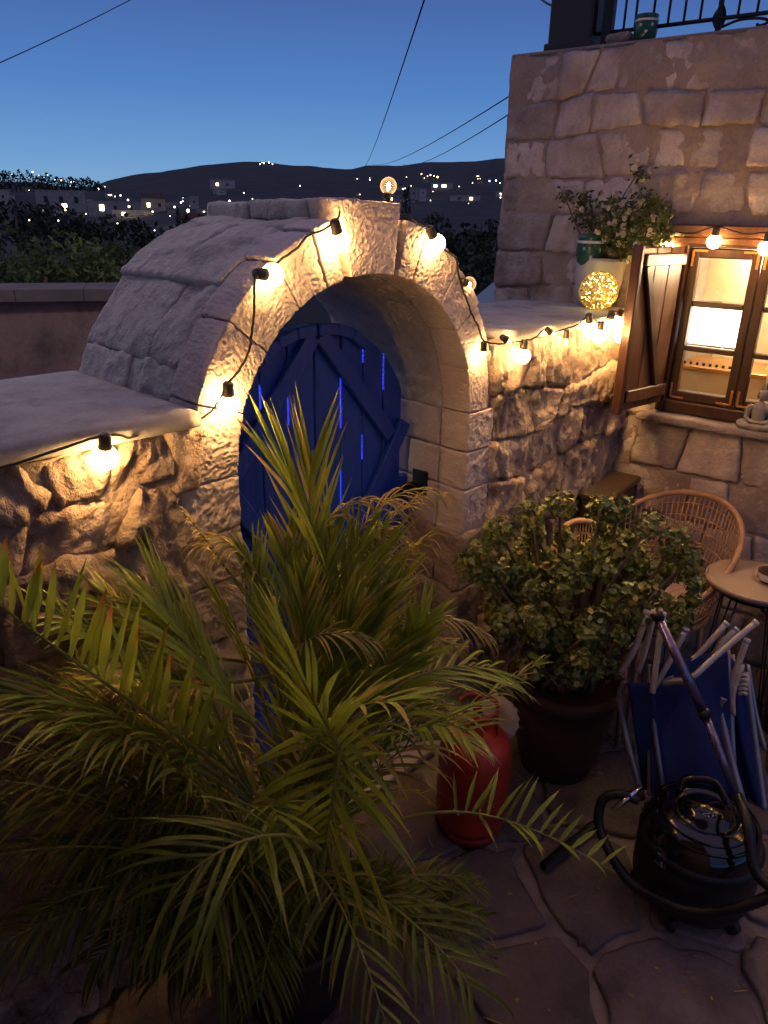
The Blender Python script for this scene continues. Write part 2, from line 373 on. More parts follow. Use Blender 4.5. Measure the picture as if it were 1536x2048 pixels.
M_STRAW = plain('straw_disc', (.58, .42, .27), .85, bump=.5)
M_FIL = emit('filament', (1.0, .62, .22), 160)
M_BLOWN = emit('lit_bulb_glass', (1.0, .66, .25), 5.0)
M_LAMPW = emit('white_lamp_shade', (1.0, .93, .75), 3.0)
M_HILL = leafmat('dark_hillside', (.010, .012, .012), (.026, .028, .024), .0, .95)
for n_ in M_HILL.node_tree.nodes:
    if n_.type == 'TEX_NOISE': n_.inputs['Scale'].default_value = .035; n_.inputs['Detail'].default_value = 8
    if n_.type == 'VALTORGB': n_.color_ramp.elements[0].position = .42; n_.color_ramp.elements[1].position = .6
M_LAND = leafmat('valley_ground', (.02, .022, .012), (.05, .045, .03), .0, .95)
M_TREE = leafmat('tree_foliage', (.05, .075, .02), (.12, .15, .04), .2, .6)
M_TREED = leafmat('dark_tree_foliage', (.018, .026, .013), (.045, .055, .025), .15, .6)
M_FARWALL = stone('far_house_wall', [(.30, .27, .24), (.40, .36, .32), (.48, .44, .40)], sc=.6, bump=.1, bsc=3, bdist=.05, var=.2)
M_FARWIN = emit('lit_far_window', (1.0, .78, .42), 5)
M_INT = plain('interior_plaster', (.62, .52, .36), .9)
M_CAR = plain('green_car_paint', (.10, .19, .16), .3, coat=.4)
M_CARG = plain('car_glass', (.02, .03, .03), .1)
def glassmat(name, tint, mixf, em=0, emc=(1, .6, .25)):
    m, t, b = new(name); L = t.links.new
    tr = nd(t, 'ShaderNodeBsdfTransparent'); tr.inputs[0].default_value = tint + (1,)
    b.inputs['Base Color'].default_value = (0.02, .02, .02, 1); b.inputs['Roughness'].default_value = .04
    if em: b.inputs['Emission Color'].default_value = emc + (1,); b.inputs['Emission Strength'].default_value = em
    lw = nd(t, 'ShaderNodeLayerWeight', Blend=.35); ad = nd(t, 'ShaderNodeMath', operation='MULTIPLY_ADD'); L(lw.outputs['Facing'], ad.inputs[0]); ad.inputs[1].default_value = .55; ad.inputs[2].default_value = mixf
    ms = nd(t, 'ShaderNodeMixShader'); L(ad.outputs[0], ms.inputs[0]); L(tr.outputs[0], ms.inputs[1]); L(b.outputs[0], ms.inputs[2]); L(ms.outputs[0], t.nodes['Material Output'].inputs[0])
    return m
M_GLASS = glassmat('clear_bulb_glass', (1, .95, .85), .06, .9)
M_GLASSB = glassmat('glowing_bulb_glass', (1, .9, .7), .30, 14.0, (1.0, .66, .27))
M_PANE = glassmat('window_pane_glass', (1, .97, .9), .03)

# =================================================================== SETTING: land, hills
RIDGE_PX = [-2600, 0, 60, 120, 180, 230, 300, 420, 480, 540, 590, 640, 700, 730, 800, 860, 1010, 1200, 4000]
RIDGE_PY = [300, 362, 366, 372, 372, 358, 345, 330, 326, 324, 330, 335, 336, 329, 334, 326, 316, 300, 360]
RAZ = []; REL = []
for x, y in zip(RIDGE_PX, RIDGE_PY):
    d = ray(x, y); RAZ.append(math.atan2(d[0], d[1])); REL.append(math.asin(d[2]))
GD = [80, 190, 260, 420, 640, 900, 1400, 2000]; GG = [0, .20, .33, .50, .66, .80, .93, 1.0]
def el_at(az, d): r = np.interp(az, RAZ, REL); return R(-2.75) + (r + R(2.75)) * np.interp(d, GD, GG)
def ground_dist(x, y):                              # distance at which the hillside is seen at this pixel
    d = ray(x, y); az = math.atan2(d[0], d[1]); el = math.asin(d[2]); r = np.interp(az, RAZ, REL)
    return float(np.interp((el + R(2.75)) / (r + R(2.75)), GG, GD))
def terrain():
    azs = np.radians(np.concatenate([np.linspace(-180, -50, 30)[:-1], np.linspace(-50, 50, 200), np.linspace(50, 180, 30)[1:]])); ds = np.array([0.01, 2.6, 5, 7, 9, 12, 18, 28, 45, 80, 130, 190, 260, 330, 420, 520, 640, 760, 900, 1150, 1400, 1700, 2000, 2600])
    V = []; F = []
    for a in azs:
        for d in ds:
            if d < 9: z = -1.2
            elif d < 80: z = -1.2 - .65 * (d - 9) / 71
            else: z = CAM_H + d * math.tan(el_at(a, min(d, 2000))) - (60 if d > 2000 else 0)
            V.append([math.sin(a) * d, math.cos(a) * d, z])
    V = np.array(V); nd_ = len(ds)
    far = V[:, 1] ** 2 + V[:, 0] ** 2 > 200 ** 2
    V[far, 2] += fbm(V[far] * [1, 1, 0], 90, 3, 4) * np.hypot(V[far, 0], V[far, 1]) * .0035
    for i in range(len(azs) - 1):
        for j in range(nd_ - 1):
            a = i * nd_ + j; F.append((a, a + 1, a + nd_ + 1, a + nd_))
    mk('hillside', V, F, M_HILL, kind='structure', label='dark wooded hills and valley on the horizon at dusk')
terrain()
def leafcloud(n, fn, size, seed, squash=1.0):
    g = np.random.default_rng(seed); P = fn(n, g)
    d = g.normal(size=(n, 3)); d /= np.linalg.norm(d, axis=1, keepdims=True)
    e = np.cross(d, g.normal(size=(n, 3))); e /= np.linalg.norm(e, axis=1, keepdims=True)
    s = size * g.uniform(.6, 1.3, (n, 1))
    V = np.stack([P - d * s, P - e * s * .5, P + d * s, P + e * s * .5], 1).reshape(-1, 3)
    F = [(4 * i, 4 * i + 1, 4 * i + 2, 4 * i + 3) for i in range(n)]
    return V, F
def crown_fn(c, rx, rz, blobs, seed):
    g0 = np.random.default_rng(seed); C = []
    for _ in range(blobs):
        v = g0.normal(size=3); v /= np.linalg.norm(v); C.append(np.array(c) + v * np.array([rx, rx, rz]) * g0.uniform(.35, .8))
    C = np.array(C); rr = g0.uniform(.28, .5, blobs) * rx
    def f(n, g):
        k = g.integers(0, blobs, n); v = g.normal(size=(n, 3)); v /= np.linalg.norm(v, axis=1, keepdims=True)
        return C[k] + v * rr[k][:, None] * g.uniform(.5, 1.08, (n, 1)) ** .5 * np.array([1, 1, rz / rx * .9])
    return f
def tree(x, y, d, top_el_px, rx, label, mat, n=900, seed=0, group=None, base=-3.0, conifer=False):
    P = at(x, y, d); top = at(x, top_el_px, d)[2]; b = np.array([P[0], P[1], base])
    t = thing('cypress_tree' if conifer else 'bushy_tree', label, 'tree', b, group)
    h = top - base
    V, F = tube([b, b + [0, 0, h * .5], b + [0.02 * h, 0, h * .75]], [h * .03, h * .022, h * .01], 6); mk('trunk', V, F, M_BARK, t)
    if conifer:
        def fn(n_, g):
            tt = g.uniform(.08, 1, n_) ** .8; r = rx * (1 - tt) ** .6 * g.uniform(.5, 1, n_); a = g.uniform(0, 6.28, n_)
            return b + np.stack([r * np.cos(a), r * np.sin(a), tt * h], 1)
        V, F = leafcloud(n, fn, rx * .22, seed)
    else:
        V, F = leafcloud(n, crown_fn(b + [0, 0, h * .62], rx, h * .36, 16, seed), rx * .075, seed)
    mk('crown', V, F, mat, t)
# bushes beyond the neighbour wall
tl = [(18, 500, 22, 462, 1.2, 0), (75, 500, 20, 448, 1.3, 0), (130, 505, 23, 455, 1.3, 0), (182, 505, 21, 443, 1.2, 0), (238, 505, 24, 452, 1.3, 0),
      (292, 500, 22, 458, 1.2, 0), (345, 495, 27, 462, 1.4, 1), (410, 480, 33, 455, 1.6, 1), (30, 440, 60, 385, 3.6, 1), (110, 450, 66, 415, 4, 1),
      (250, 450, 70, 428, 4, 1), (440, 450, 80, 425, 4.5, 1), (850, 470, 30, 430, 1.7, 1), (905, 480, 26, 425, 1.7, 1), (965, 470, 30, 405, 2.0, 1),
      (935, 540, 16, 480, 1.2, 1), (990, 520, 18, 440, 1.3, 1)]
words = ['in front of the village at the far left edge', 'second from the left edge behind the neighbour wall', 'third from the left behind the neighbour wall',
         'mid-row behind the pinkish neighbour wall', 'right of the middle behind the neighbour wall', 'beside the left end of the stone vault',
         'darker and just left of the vault slope', 'dark and low just above the vault slope', 'tall and dark at the left picture edge below the hill lights',
         'dark below the grey village houses', 'dark below the long low house', 'dark below the small villa', 'dark, right of the keystone',
         'dark, between the keystone and the house', 'dark, touching the stone house edge', 'dark, low beside the arch bulb', 'dark, low by the house corner']
for i, (x, y, d, ty, rx, dk) in enumerate(tl):
    tree(x, y, d, ty, rx, ('bushy tree ' if dk else 'green bushy tree ') + words[i], M_TREED if dk else M_TREE, 1500 if d < 40 else 700, 100 + i, 'bushy trees below the village')
for i, (x, ty) in enumerate([(357, 418), (808, 378), (815, 372)]):
    tree(x, 440, 170, ty, 1.5, 'slim dark cypress beside the ' + ['small lit villa left of the vault', 'village houses right of the top bulb', 'pale village houses, taller of two'][i], M_TREED, 250, 300 + i,
         'cypress trees in the village', base=-9, conifer=True)
for i in range(26):
    x = -5 + i * 8 + random.uniform(-3, 3)
    y0 = np.interp(x, [0, 60, 120, 180], [345, 350, 357, 364])
    tree(x, 380, 900, y0 - random.uniform(0, 10), 7, 'small dark pine on the left hill crest', M_TREED, 70, 400 + i, 'pines along the left hill crest', base=at(x, 385, 900)[2], conifer=True)

# far houses
def far_house(x0, x1, ytop, ybot, d, label, roof=None, wins=(), mat=None, lit=False):
    d = ground_dist((x0 + x1) / 2, ybot); A = at(x0, ybot, d); B = at(x1, ybot, d); T = at((x0 + x1) / 2, ytop, d)
    c = (A + B) / 2; w = np.linalg.norm((B - A)[:2]); ax = (B - A); ax[2] = 0; ax /= np.linalg.norm(ax); ay = np.array([-ax[1], ax[0], 0.0])
    z0 = c[2] - 3; z1 = T[2]; t = thing('village_house', label, 'house', (c[0], c[1], z0))
    V, F = obox([c[0], c[1], (z0 + z1) / 2] + ay * w * .3, ax, ay, Z_, w / 2, w * .3, (z1 - z0) / 2, .05); mk('wall', V, F, mat or M_FARWALL, t, smooth=False)
    if roof == 'pitched':
        h = (z1 - c[2]) * .35; o = c.copy(); o[2] = z1
        V = [o - ax * w * .55 - ay * .4, o + ax * w * .55 - ay * .4, o + ax * w * .55 + ay * w * .65, o - ax * w * .55 + ay * w * .65, o - ax * w * .4 + ay * w * .3 + Z_ * h, o + ax * w * .4 + ay * w * .3 + Z_ * h]
        mk('roof', V, [(0, 1, 5, 4), (2, 3, 4, 5), (1, 2, 5), (3, 0, 4), (3, 2, 1, 0)], M_TERRA, t, smooth=False)
    else:
        V, F = obox([c[0], c[1], z1 + .15] + ay * w * .3, ax, ay, Z_, w / 2 + .2, w * .3 + .2, .2, .03); mk('roof', V, F, M_FARWALL, t, smooth=False)
    for (fx, fz, ww, hh, on) in wins:
        o = c + ax * w * (fx - .5) - ay * .06; o[2] = c[2] + (z1 - c[2]) * fz
        V, F = obox(o, ax, ay, Z_, ww * w / 2, .05, hh * (z1 - c[2]) / 2, .01); mk('window', V, F, M_FARWIN if on else M_CARG, t, smooth=False)
M_PEACH = stone('peach_house_wall', [(.5, .34, .22), (.6, .42, .28), (.65, .46, .32)], sc=.6, bump=.1, bsc=3, bdist=.05, var=0)
far_house(75, 175, 382, 425, 300, 'grey two storey house at the left of the village', None, [(.2, .6, .08, .3, 0), (.5, .6, .08, .3, 0), (.55, .25, .1, .3, 1), (.8, .6, .08, .3, 0)])
far_house(178, 285, 404, 428, 280, 'long low dark house in the middle of the village', None, [(.25, .5, .08, .5, 1), (.5, .5, .06, .4, 0), (.8, .5, .06, .4, 0)])
far_house(284, 332, 396, 424, 240, 'small peach coloured house with bright gable', 'pitched', [(.3, .5, .12, .3, 1), (.75, .5, .12, .3, 0)], M_PEACH)
far_house(357, 404, 436, 466, 200, 'small lit villa with arched door just left of the vault', 'pitched', [(.25, .3, .14, .4, 1), (.75, .3, .14, .4, 1)], M_PEACH)
far_house(380, 398, 394, 418, 270, 'narrow grey house above the villa', None, [(.5, .6, .2, .2, 0)])
far_house(225, 300, 422, 434, 210, 'low wall-like terrace building under floodlight', None, [(.3, .5, .1, .5, 1)])
far_house(0, 22, 380, 412, 320, 'grey block cut by the left picture edge', None, [(.4, .6, .2, .2, 0)])
far_house(435, 470, 428, 442, 210, 'little flat roofed hut touching the vault top', None, [(.5, .5, .2, .5, 1)])
far_house(420, 470, 360, 378, 600, 'distant villa on the middle slope left of the slab', None, [(.3, .5, .1, .3, 1), (.7, .5, .1, .3, 0)])
far_house(818, 836, 376, 402, 420, 'tall pale block right of the top bulb', None, [(.5, .6, .2, .15, 0)])
far_house(838, 852, 378, 404, 430, 'narrow pale block beside the tall one', None, [(.5, .7, .2, .12, 0)])
far_house(766, 800, 392, 404, 380, 'low house with a violet lit window behind the top bulb', None, [(.4, .5, .3, .4, 1)])
far_house(862, 905, 366, 378, 640, 'wide lit house on the right slope', None, [(.2, .5, .15, .4, 1), (.6, .5, .2, .4, 1)])
far_house(900, 960, 392, 402, 500, 'low dark house on the right slope near the stone house', None, [(.3, .5, .1, .5, 0), (.7, .5, .1, .5, 1)])

gh = np.random.default_rng(44)
for k in range(34):
    if k < 20: x = gh.uniform(-10, 480); y = gh.uniform(376, 436) if x > 60 else gh.uniform(374, 410)
    else: x = gh.uniform(700, 1000); y = gh.uniform(352, 412)
    w_ = gh.uniform(9, 24) * (y - 300) / 110; h_ = gh.uniform(5, 10) * (y - 300) / 110
    wins = [(gh.uniform(.15, .85), gh.uniform(.35, .7), .12, .25, int(gh.random() < .4)) for _ in range(int(gh.integers(1, 4)))]
    far_house(x, x + w_, y - h_, y, 0, 'small pale house among the others in the distant dusk village', 'pitched' if gh.random() < .3 else None, wins)
for o_ in bpy.data.objects:
    if o_.get('label') == 'small pale house among the others in the distant dusk village': o_['group'] = 'small houses of the distant village'

# street and window lights across the hillside
M_LW = emit('white_street_light', (1.0, .95, .80), 4.5); M_LY = emit('warm_street_light', (1.0, .72, .38), 3.6); M_LB = emit('cool_street_light', (.65, .8, 1.0), 3.2)
lights = [(24,349,2,0),(40,346,2,1),(57,355,2,1),(65,344,4,1),(78,351,3,1),(88,356,3,1),(95,350,2,0),(110,360,3,2),(122,360,4,1),(126,357,3,1),(127,366,3,2),(142,364,4,2),(148,363,3,0),(140,372,3,2),(197,378,4,0),
 (230,393,2,0),(241,391,4,0),(256,400,4,0),(128,407,5,0),(349,414,4,0),(366,397,4,0),(362,405,3,0),(381,412,4,0),(340,432,3,0),(348,457,4,1),(374,457,5,1),(407,443,3,0),(204,418,4,0),(180,427,3,1),(172,428,4,1),
 (488,386,4,0),(459,402,4,0),(456,416,4,0),(505,398,3,0),(520,328,3,1),(528,326,3,1),(538,325,5,1),(545,328,3,0),(524,325,2,1),(740,360,2,0),(813,354,2,1),(843,348,3,1),(855,352,3,1),(861,350,4,1),(868,352,3,1),(875,354,4,1),
 (810,377,3,0),(915,393,4,0),(898,370,3,1),(918,373,3,1),(861,401,3,1),(979,362,4,2),(992,361,4,2),(1000,366,3,1),(1001,395,4,0),(937,407,2,1),(945,366,2,0),(866,383,2,1),(600,372,2,0),(300,421,2,0),(236,452,3,1),(118,447,2,1)]
V0, F0 = lathe([(1e-4, -1), (.7, -.7), (1, 0), (.7, .7), (1e-4, 1)], (0, 0, 0), 8)
lm = {}
for i, (x, y, s, k) in enumerate(lights):
    d = ground_dist(x, y + 3) * .97
    r = s * random.uniform(.24, .42) * d / F_PX
    mkey = k
    if mkey not in lm:
        me = bpy.data.meshes.new('street_light'); me.from_pydata([tuple(v) for v in V0], [], F0); me.materials.append([M_LW, M_LY, M_LB][k]); lm[mkey] = me
    o = bpy.data.objects.new('street_light', lm[mkey]); COL.objects.link(o); o.location = [float(v) for v in at(x, y, d - 3)]; o.scale = (r, r, r)
    props(o, 'small ' + ['white', 'warm yellow', 'cool bluish'][k] + ' light dotted over the distant dark hillside', 'light', ['white', 'warm', 'cool'][k] + ' hillside lights')

for (x, y, d, e) in ((118, 452, 17, 7), (236, 456, 19, 8), (60, 452, 16, 4), (310, 470, 19, 4), (300, 402, 0, 2600), (378, 450, 0, 900), (260, 432, 0, 900), (170, 405, 0, 1800), (825, 395, 0, 2200)):  # point lamps added to brighten the trees and village houses
    dd = d or ground_dist(x, y) * .93; q = at(x, y, dd) + Z_ * (.1 if d else 4)
    o = bpy.data.objects.new('street_light', lm[1]); COL.objects.link(o); o.location = [float(v) for v in q]; o.scale = (.014 if d else .5,) * 3  # small glowing body of an added fill light
    props(o, 'small warm yellow light dotted over the distant dark hillside', 'light', 'warm hillside lights')  # added light, there to brighten trees and village houses
    ld = bpy.data.lights.new('added_fill_light', 'POINT'); ld.energy = e; ld.color = (1, .75, .42); ld.shadow_soft_size = .06 if d else .6
    lo = bpy.data.objects.new('added_fill_light', ld); COL.objects.link(lo); lo.location = [float(v) for v in q - Z_ * (.1 if d else 1)]

# neighbour wall and land close by
t = thing('neighbour_wall', 'plain pinkish brown rendered wall with pale cap beyond the coping at left', 'wall', at(100, 700, 6.5))
A = at(-420, 568, 6.6); B = at(420, 566, 6.2); ax = B - A; ax[2] = 0; L_ = np.linalg.norm(ax); ax /= L_; ay = np.array([-ax[1], ax[0], 0])
zt = at(100, 592, 6.4)[2]; nG = 60
u_, v_ = np.meshgrid(np.linspace(0, L_, nG), np.linspace(0, 1, 12), indexing='ij'); P = A[None] * [1, 1, 0] + u_.reshape(-1, 1) * ax + v_.reshape(-1, 1) * Z_ * (zt + 1.2) - Z_ * 1.2
P = P - ay * (fbm(P, .5, 4)[:, None] * .015)
Fq = [(i * 12 + j, (i + 1) * 12 + j, (i + 1) * 12 + j + 1, i * 12 + j + 1) for i in range(nG - 1) for j in range(11)]
mk('render_face', P, Fq, M_RENDER, t)
V, F = obox([*(A[:2] + ax[:2] * L_ / 2 + ay[:2] * .22), (zt - 1.2) / 2 - .01], ax, ay, Z_, L_ / 2, .2, (zt + 1.2) / 2, .01); mk('wall_core', V, F, M_RENDER, t, smooth=False)
for k in range(6):
    a0 = L_ * k / 6; V, F = obox([*(A[:2] + ax[:2] * (a0 + L_ / 12) + ay[:2] * .17), zt + .03], ax, ay, Z_, L_ / 12 - .001, .27, .045, .004); mk('coping_slab', V, F, M_NCAP, t, smooth=False)
t = thing('parked_car', 'pale green car glimpsed low between the arch and the stone house', 'car', at(965, 640, 7.5))
c = at(968, 618, 7.5); ax = np.array([1, .25, 0]); ax /= np.linalg.norm(ax); ay = np.array([-ax[1], ax[0], 0])
prof = [(-1.0, -.5), (-1.02, -.1), (-.6, .02), (-.25, .3), (.5, .33), (.95, .05), (1.7, -.05), (1.8, -.5)]
V = []; 
for w_ in (-.7, -.62, .62, .7):
    for (x_, z_) in prof: V.append(c + ax * (x_ + .7) + ay * w_ + Z_ * (z_ - (.03 if abs(w_) > .65 else 0)))
n_ = len(prof); F = [(i + j * n_, (i + 1) % n_ + j * n_, (i + 1) % n_ + (j + 1) * n_, i + (j + 1) * n_) for j in range(3) for i in range(n_)] + [tuple(range(n_))[::-1], tuple(range(3 * n_, 4 * n_))]
mk('body', V, F, M_CAR, t, smooth=False)
V = [c + ax * (x_ + .7) - ay * .71 + Z_ * z_ for x_, z_ in [(-.5, .03), (-.22, .25), (.45, .28), (.8, .05)]]; mk('side_window', V, [(0, 1, 2, 3)], M_CARG, t, smooth=False)
for wx in (-.5, 1.3):
    V, F = lathe([(.01, -.08), (.26, -.08), (.3, -.05), (.3, .05), (.26, .08), (.01, .08)], c + ax * (wx + .7) - ay * .64 - Z_ * .5, 20, ay); mk('wheel', V, F, M_BLACKM, t)

lp = WP(.45, -2.5, -.6); lamp = thing('assumed_street_lamp', 'assumed lane street lamp, unseen, added just outside the left picture edge to light the neighbour wall', 'street lamp', lp)  # assumed lamp out of view, added to light the vault and neighbour wall
V, F = tube([lp, lp + Z_ * 3.7, lp + Z_ * 3.9 + WU * .2, lp + Z_ * 3.95 + WU * .45], [.05, .035, .03, .025], 10); mk('pole', V, F, M_IRON, lamp)
V, F = obox(lp + Z_ * 3.93 + WU * .6, WU, WN, Z_, .2, .08, .03, .01); mk('lamp_head', V, F, M_IRON, lamp)
V, F = obox(lp + Z_ * 3.892 + WU * .62, WU, WN, Z_, .14, .06, .006, .002); mk('lens', V, F, emit('assumed_lamp_lens', (1, .82, .6), 12), lamp)
ld = bpy.data.lights.new('assumed_lamp_light', 'SPOT'); ld.energy = 26; ld.color = (1, .80, .62); ld.shadow_soft_size = .12; ld.spot_size = R(165); ld.spot_blend = .6  # warm light added for the assumed lane lamp
lo = bpy.data.objects.new('assumed_lamp_light', ld); COL.objects.link(lo); lo.location = [float(v) for v in lp + Z_ * 3.86 + WU * .62]

# power cables
def cable(p, q, sag, label, r=.012):
    P = [p + (q - p) * k / 24 - Z_ * sag * 4 * (k / 24) * (1 - k / 24) for k in range(25)]
    V, F = tube(P, r, 5); mk('power_cable', V, F, M_CABLE, label=label, cat='cable')
cable(at(-60, 152, 10), at(330, -38, 14), .03, 'dark overhead cable crossing the upper left corner of the sky', .006)
cable(at(865, -50, 10), at(728, 335, 60), .3, 'steep overhead cable running down the sky to the hill behind the top bulb', .012)
cable(at(1100, 140, 12), at(745, 329, 70), .4, 'upper one of two faint cables reaching the stone house', .012)
cable(at(1100, 175, 12), at(805, 329, 70), .4, 'lower one of two faint cables reaching the stone house', .012)
cable(at(1070, -12, 4.2), at(1130, 20, 3.7), .01, 'short dark cable sagging to the terrace post at the top', .005)

# =================================================================== PATIO
V, F = obox((.6, 3.2, -.06), np.array([1, 0, 0.]), np.array([0, 1., 0]), Z_, 4.5, 3.6, .045, .002)
mk('patio_bed', V, F, M_GROUT, kind='structure', smooth=False)
pav = thing('patio_paving', 'irregular dark flagstones with paler mortar joints underfoot', 'paving', (0, 1.5, 0), kind='structure')
def clip(poly, p, n):
    out = []
    for i in range(len(poly)):
        a, b = poly[i], poly[(i + 1) % len(poly)]; da, db = np.dot(a - p, n), np.dot(b - p, n)
        if da <= 0: out.append(a)
        if (da < 0 < db) or (db < 0 < da): out.append(a + (b - a) * da / (da - db))
    return out
g = np.random.default_rng(5); sites = []
st = .42
for i in range(-4, 11):
    for j in range(0, 11):
        sites.append(np.array([i * st + (j % 2) * .18, .5 + j * st]) + g.uniform(-.15, .15, 2))
for k, c in enumerate(sites):
    poly = [c + np.array(v) for v in ((-.6, -.6), (.6, -.6), (.6, .6), (-.6, .6))]
    for j, d in enumerate(sites):
        if j != k and np.linalg.norm(d - c) < 1.1:
            n_ = d - c; n_ = n_ / np.linalg.norm(n_); poly = clip(poly, (c + d) / 2 - n_ * .018, n_)
    if len(poly) < 3: continue
    if np.dot(np.array([c[0], c[1], 0]) - WO, WN) < -.02 or np.dot(np.array([c[0], c[1], 0]) - HC, HN) < -.02: continue
    # irregular outline
    pts = []
    for i in range(len(poly)):
        a, b = poly[i], poly[(i + 1) % len(poly)]
        if np.linalg.norm(b - a) < .03: pts.append(a); continue
        for q in (0.08, .36, .64, .92): pts.append(a + (b - a) * q + g.normal(size=2) * .010)
    m_ = len(pts); cc = np.mean(pts, 0); hz = g.uniform(-.0015, .002)
    V = [[*p, -.02] for p in pts] + [[*p, .0 + hz] for p in pts] + [[*(p + (cc - p) / np.linalg.norm(cc - p) * .012), .0015 + hz] for p in pts]
    F = [(i + r_ * m_, (i + 1) % m_ + r_ * m_, (i + 1) % m_ + (r_ + 1) * m_, i + (r_ + 1) * m_) for r_ in (0, 1) for i in range(m_)] + [tuple(range(2 * m_, 3 * m_))]
    mk('paving_stone', V, F, M_PAVE, pav)

# =================================================================== BOUNDARY WALLS (rubble)
def rubble(parent, s0, s1, z0, z1, frame, mat, rows, wr, gap, off0, off1, res, seed, amp, rg, r=.02, zmin=None, jit=.02, holes=()):
    g = np.random.default_rng(seed); zs = [z0]
    while zs[-1] < z1 - rows[0] * .6: zs.append(min(zs[-1] + g.uniform(*rows), z1))
    zs[-1] = z1; ph = g.uniform(0, 50, len(zs))
    def rl(i, s):
        if i == 0 or i == len(zs) - 1: return zs[i]
        return zs[i] + jit * math.sin(s * 4.1 + ph[i]) + jit * .5 * math.sin(s * 11 + ph[i] * 2)
    for i in range(len(zs) - 1):
        s = s0; xs = [(s0, s0)]
        while s < s1 - 1e-6:
            s2 = s + g.uniform(*wr)
            if s2 > s1 - wr[0] * .6: s2 = s1
            sl = 0 if s2 == s1 else g.uniform(-.025, .025)
            xs.append((s2 + sl, s2 - sl)); s = s2
        for (a0, a1), (b0, b1) in zip(xs[:-1], xs[1:]):
            gp = gap * g.uniform(.6, 1.4) / 2
            c = [(a0 + gp, rl(i, a0) + gp), (b0 - gp, rl(i, b0) + gp), (b1 - gp, rl(i + 1, b1) - gp), (a1 + gp, rl(i + 1, a1) - gp)]
            if any(h[0] < (a0 + b0) / 2 < h[1] and h[2] < (zs[i] + zs[i + 1]) / 2 < h[3] for h in holes): continue
            w, h = (b0 - a0), c[3][1] - c[0][1]
            if h < .03 or w < .03: continue
            o1 = off1 + g.uniform(-.012, .012)
            V, F = block((w, h, o1 - off0), (max(3, int(w / res)), max(3, int(h / res)), 3), bil(c, off0, o1, frame), r=min(r, h * .3), amp=amp * g.uniform(.7, 1.3), nsc=.09, seed=int(g.integers(1, 9999)), amp2=amp * .45, nsc2=.022, rg=rg * g.uniform(.5, 1.3), rgs=.075, skip=('w0',))
            mk('stone', V, F, mat, parent)
def mortar(parent, s0, s1, z0, z1, frame, mat, off, amp, res, seed, hole=None, thick=.05):
    ns, nz = int((s1 - s0) / res), int((z1 - z0) / res)
    S, Zz = np.meshgrid(np.linspace(s0, s1, ns + 1), np.linspace(z0, z1, nz + 1), indexing='ij')
    Q = np.stack([S.ravel(), np.zeros(S.size), Zz.ravel()], 1)
    Q[:, 1] = off + amp * fbm(Q, .11, seed, 3) + amp * .4 * fbm(Q, .03, seed + 4, 2)
    F = []
    for i in range(ns):
        for j in range(nz):
            if hole:
                sc, zc = s0 + (i + .5) * (s1 - s0) / ns, z0 + (j + .5) * (z1 - z0) / nz
                if hole[0] < sc < hole[1] and hole[2] < zc < hole[3]: continue
            a = i * (nz + 1) + j; F.append((a, a + nz + 1, a + nz + 2, a + 1))
    mk('mortar', frame(Q), F, mat, parent)

wl = thing('left_garden_wall', 'rough plastered rubble wall with pale coping, left of the blue door', 'wall', WP(.2, -.3, 0))
rubble(wl, -.75, .84, 0, 1.525, WPa, M_RUBBLE, (.11, .19), (.13, .26), .014, -.09, .010, .008, 3, .013, .028, r=.007)
mortar(wl, -.78, .85, 0, 1.525, WPa, M_MORTAR, .002, .016, .0095, 8)
V, F = wbox(-.8, .84, -.58, -.10, 0, 1.52); mk('wall_core', V, F, M_MORTAR, wl, smooth=False)
V, F = block((.075, .15, .1), (9, 16, 6), bil([(.835, 1.375), (.90, 1.375), (.925, 1.527), (.835, 1.527)], -.10, .008, WPa), r=.008, amp=.01, seed=77, rg=.008); mk('stone', V, F, M_RUBBLE, wl)
for a, b in ((-.8, .12), (.124, .905)):
    V, F = block((b - a, .66, .042), (24, 16, 2), lambda T, a=a, b=b: WPa(np.stack([a + (b - a) * T[:, 0], .032 - .65 * (1 - T[:, 1]) , 1.533 + .036 * T[:, 2]], 1)), r=.004, amp=.0022, nsc=.25, seed=4, amp2=.0008, nsc2=.03); mk('coping_slab', V, F, M_COPE, wl)

wr_ = thing('right_garden_wall', 'craggy rubble wall with thin coping, between the arch and the stone house', 'wall', WP(2.6, -.3, 0))
rubble(wr_, 2.09, 3.12, 0.0, 1.60, WPa, M_RUBBLE, (.15, .24), (.15, .30), .014, -.10, .0, .008, 11, .012, .028, r=.007, jit=.03)
mortar(wr_, 2.08, 3.13, 0, 1.60, WPa, M_MORTAR, -.008, .017, .010, 12)
V, F = wbox(2.09, 3.10, -.56, -.12, 0, 1.595); mk('wall_core', V, F, M_MORTAR, wr_, smooth=False)
V, F = block((1.06, .6, .04), (30, 14, 2), lambda T: WPa(np.stack([2.085 + .04 * T[:, 1] + 1.02 * T[:, 0], .030 - .60 * (1 - T[:, 1]), 1.607 + .04 * T[:, 2]], 1)), r=.004, amp=.003, nsc=.25, seed=14, amp2=.0008, nsc2=.03); mk('coping_slab', V, F, M_COPE, wr_)

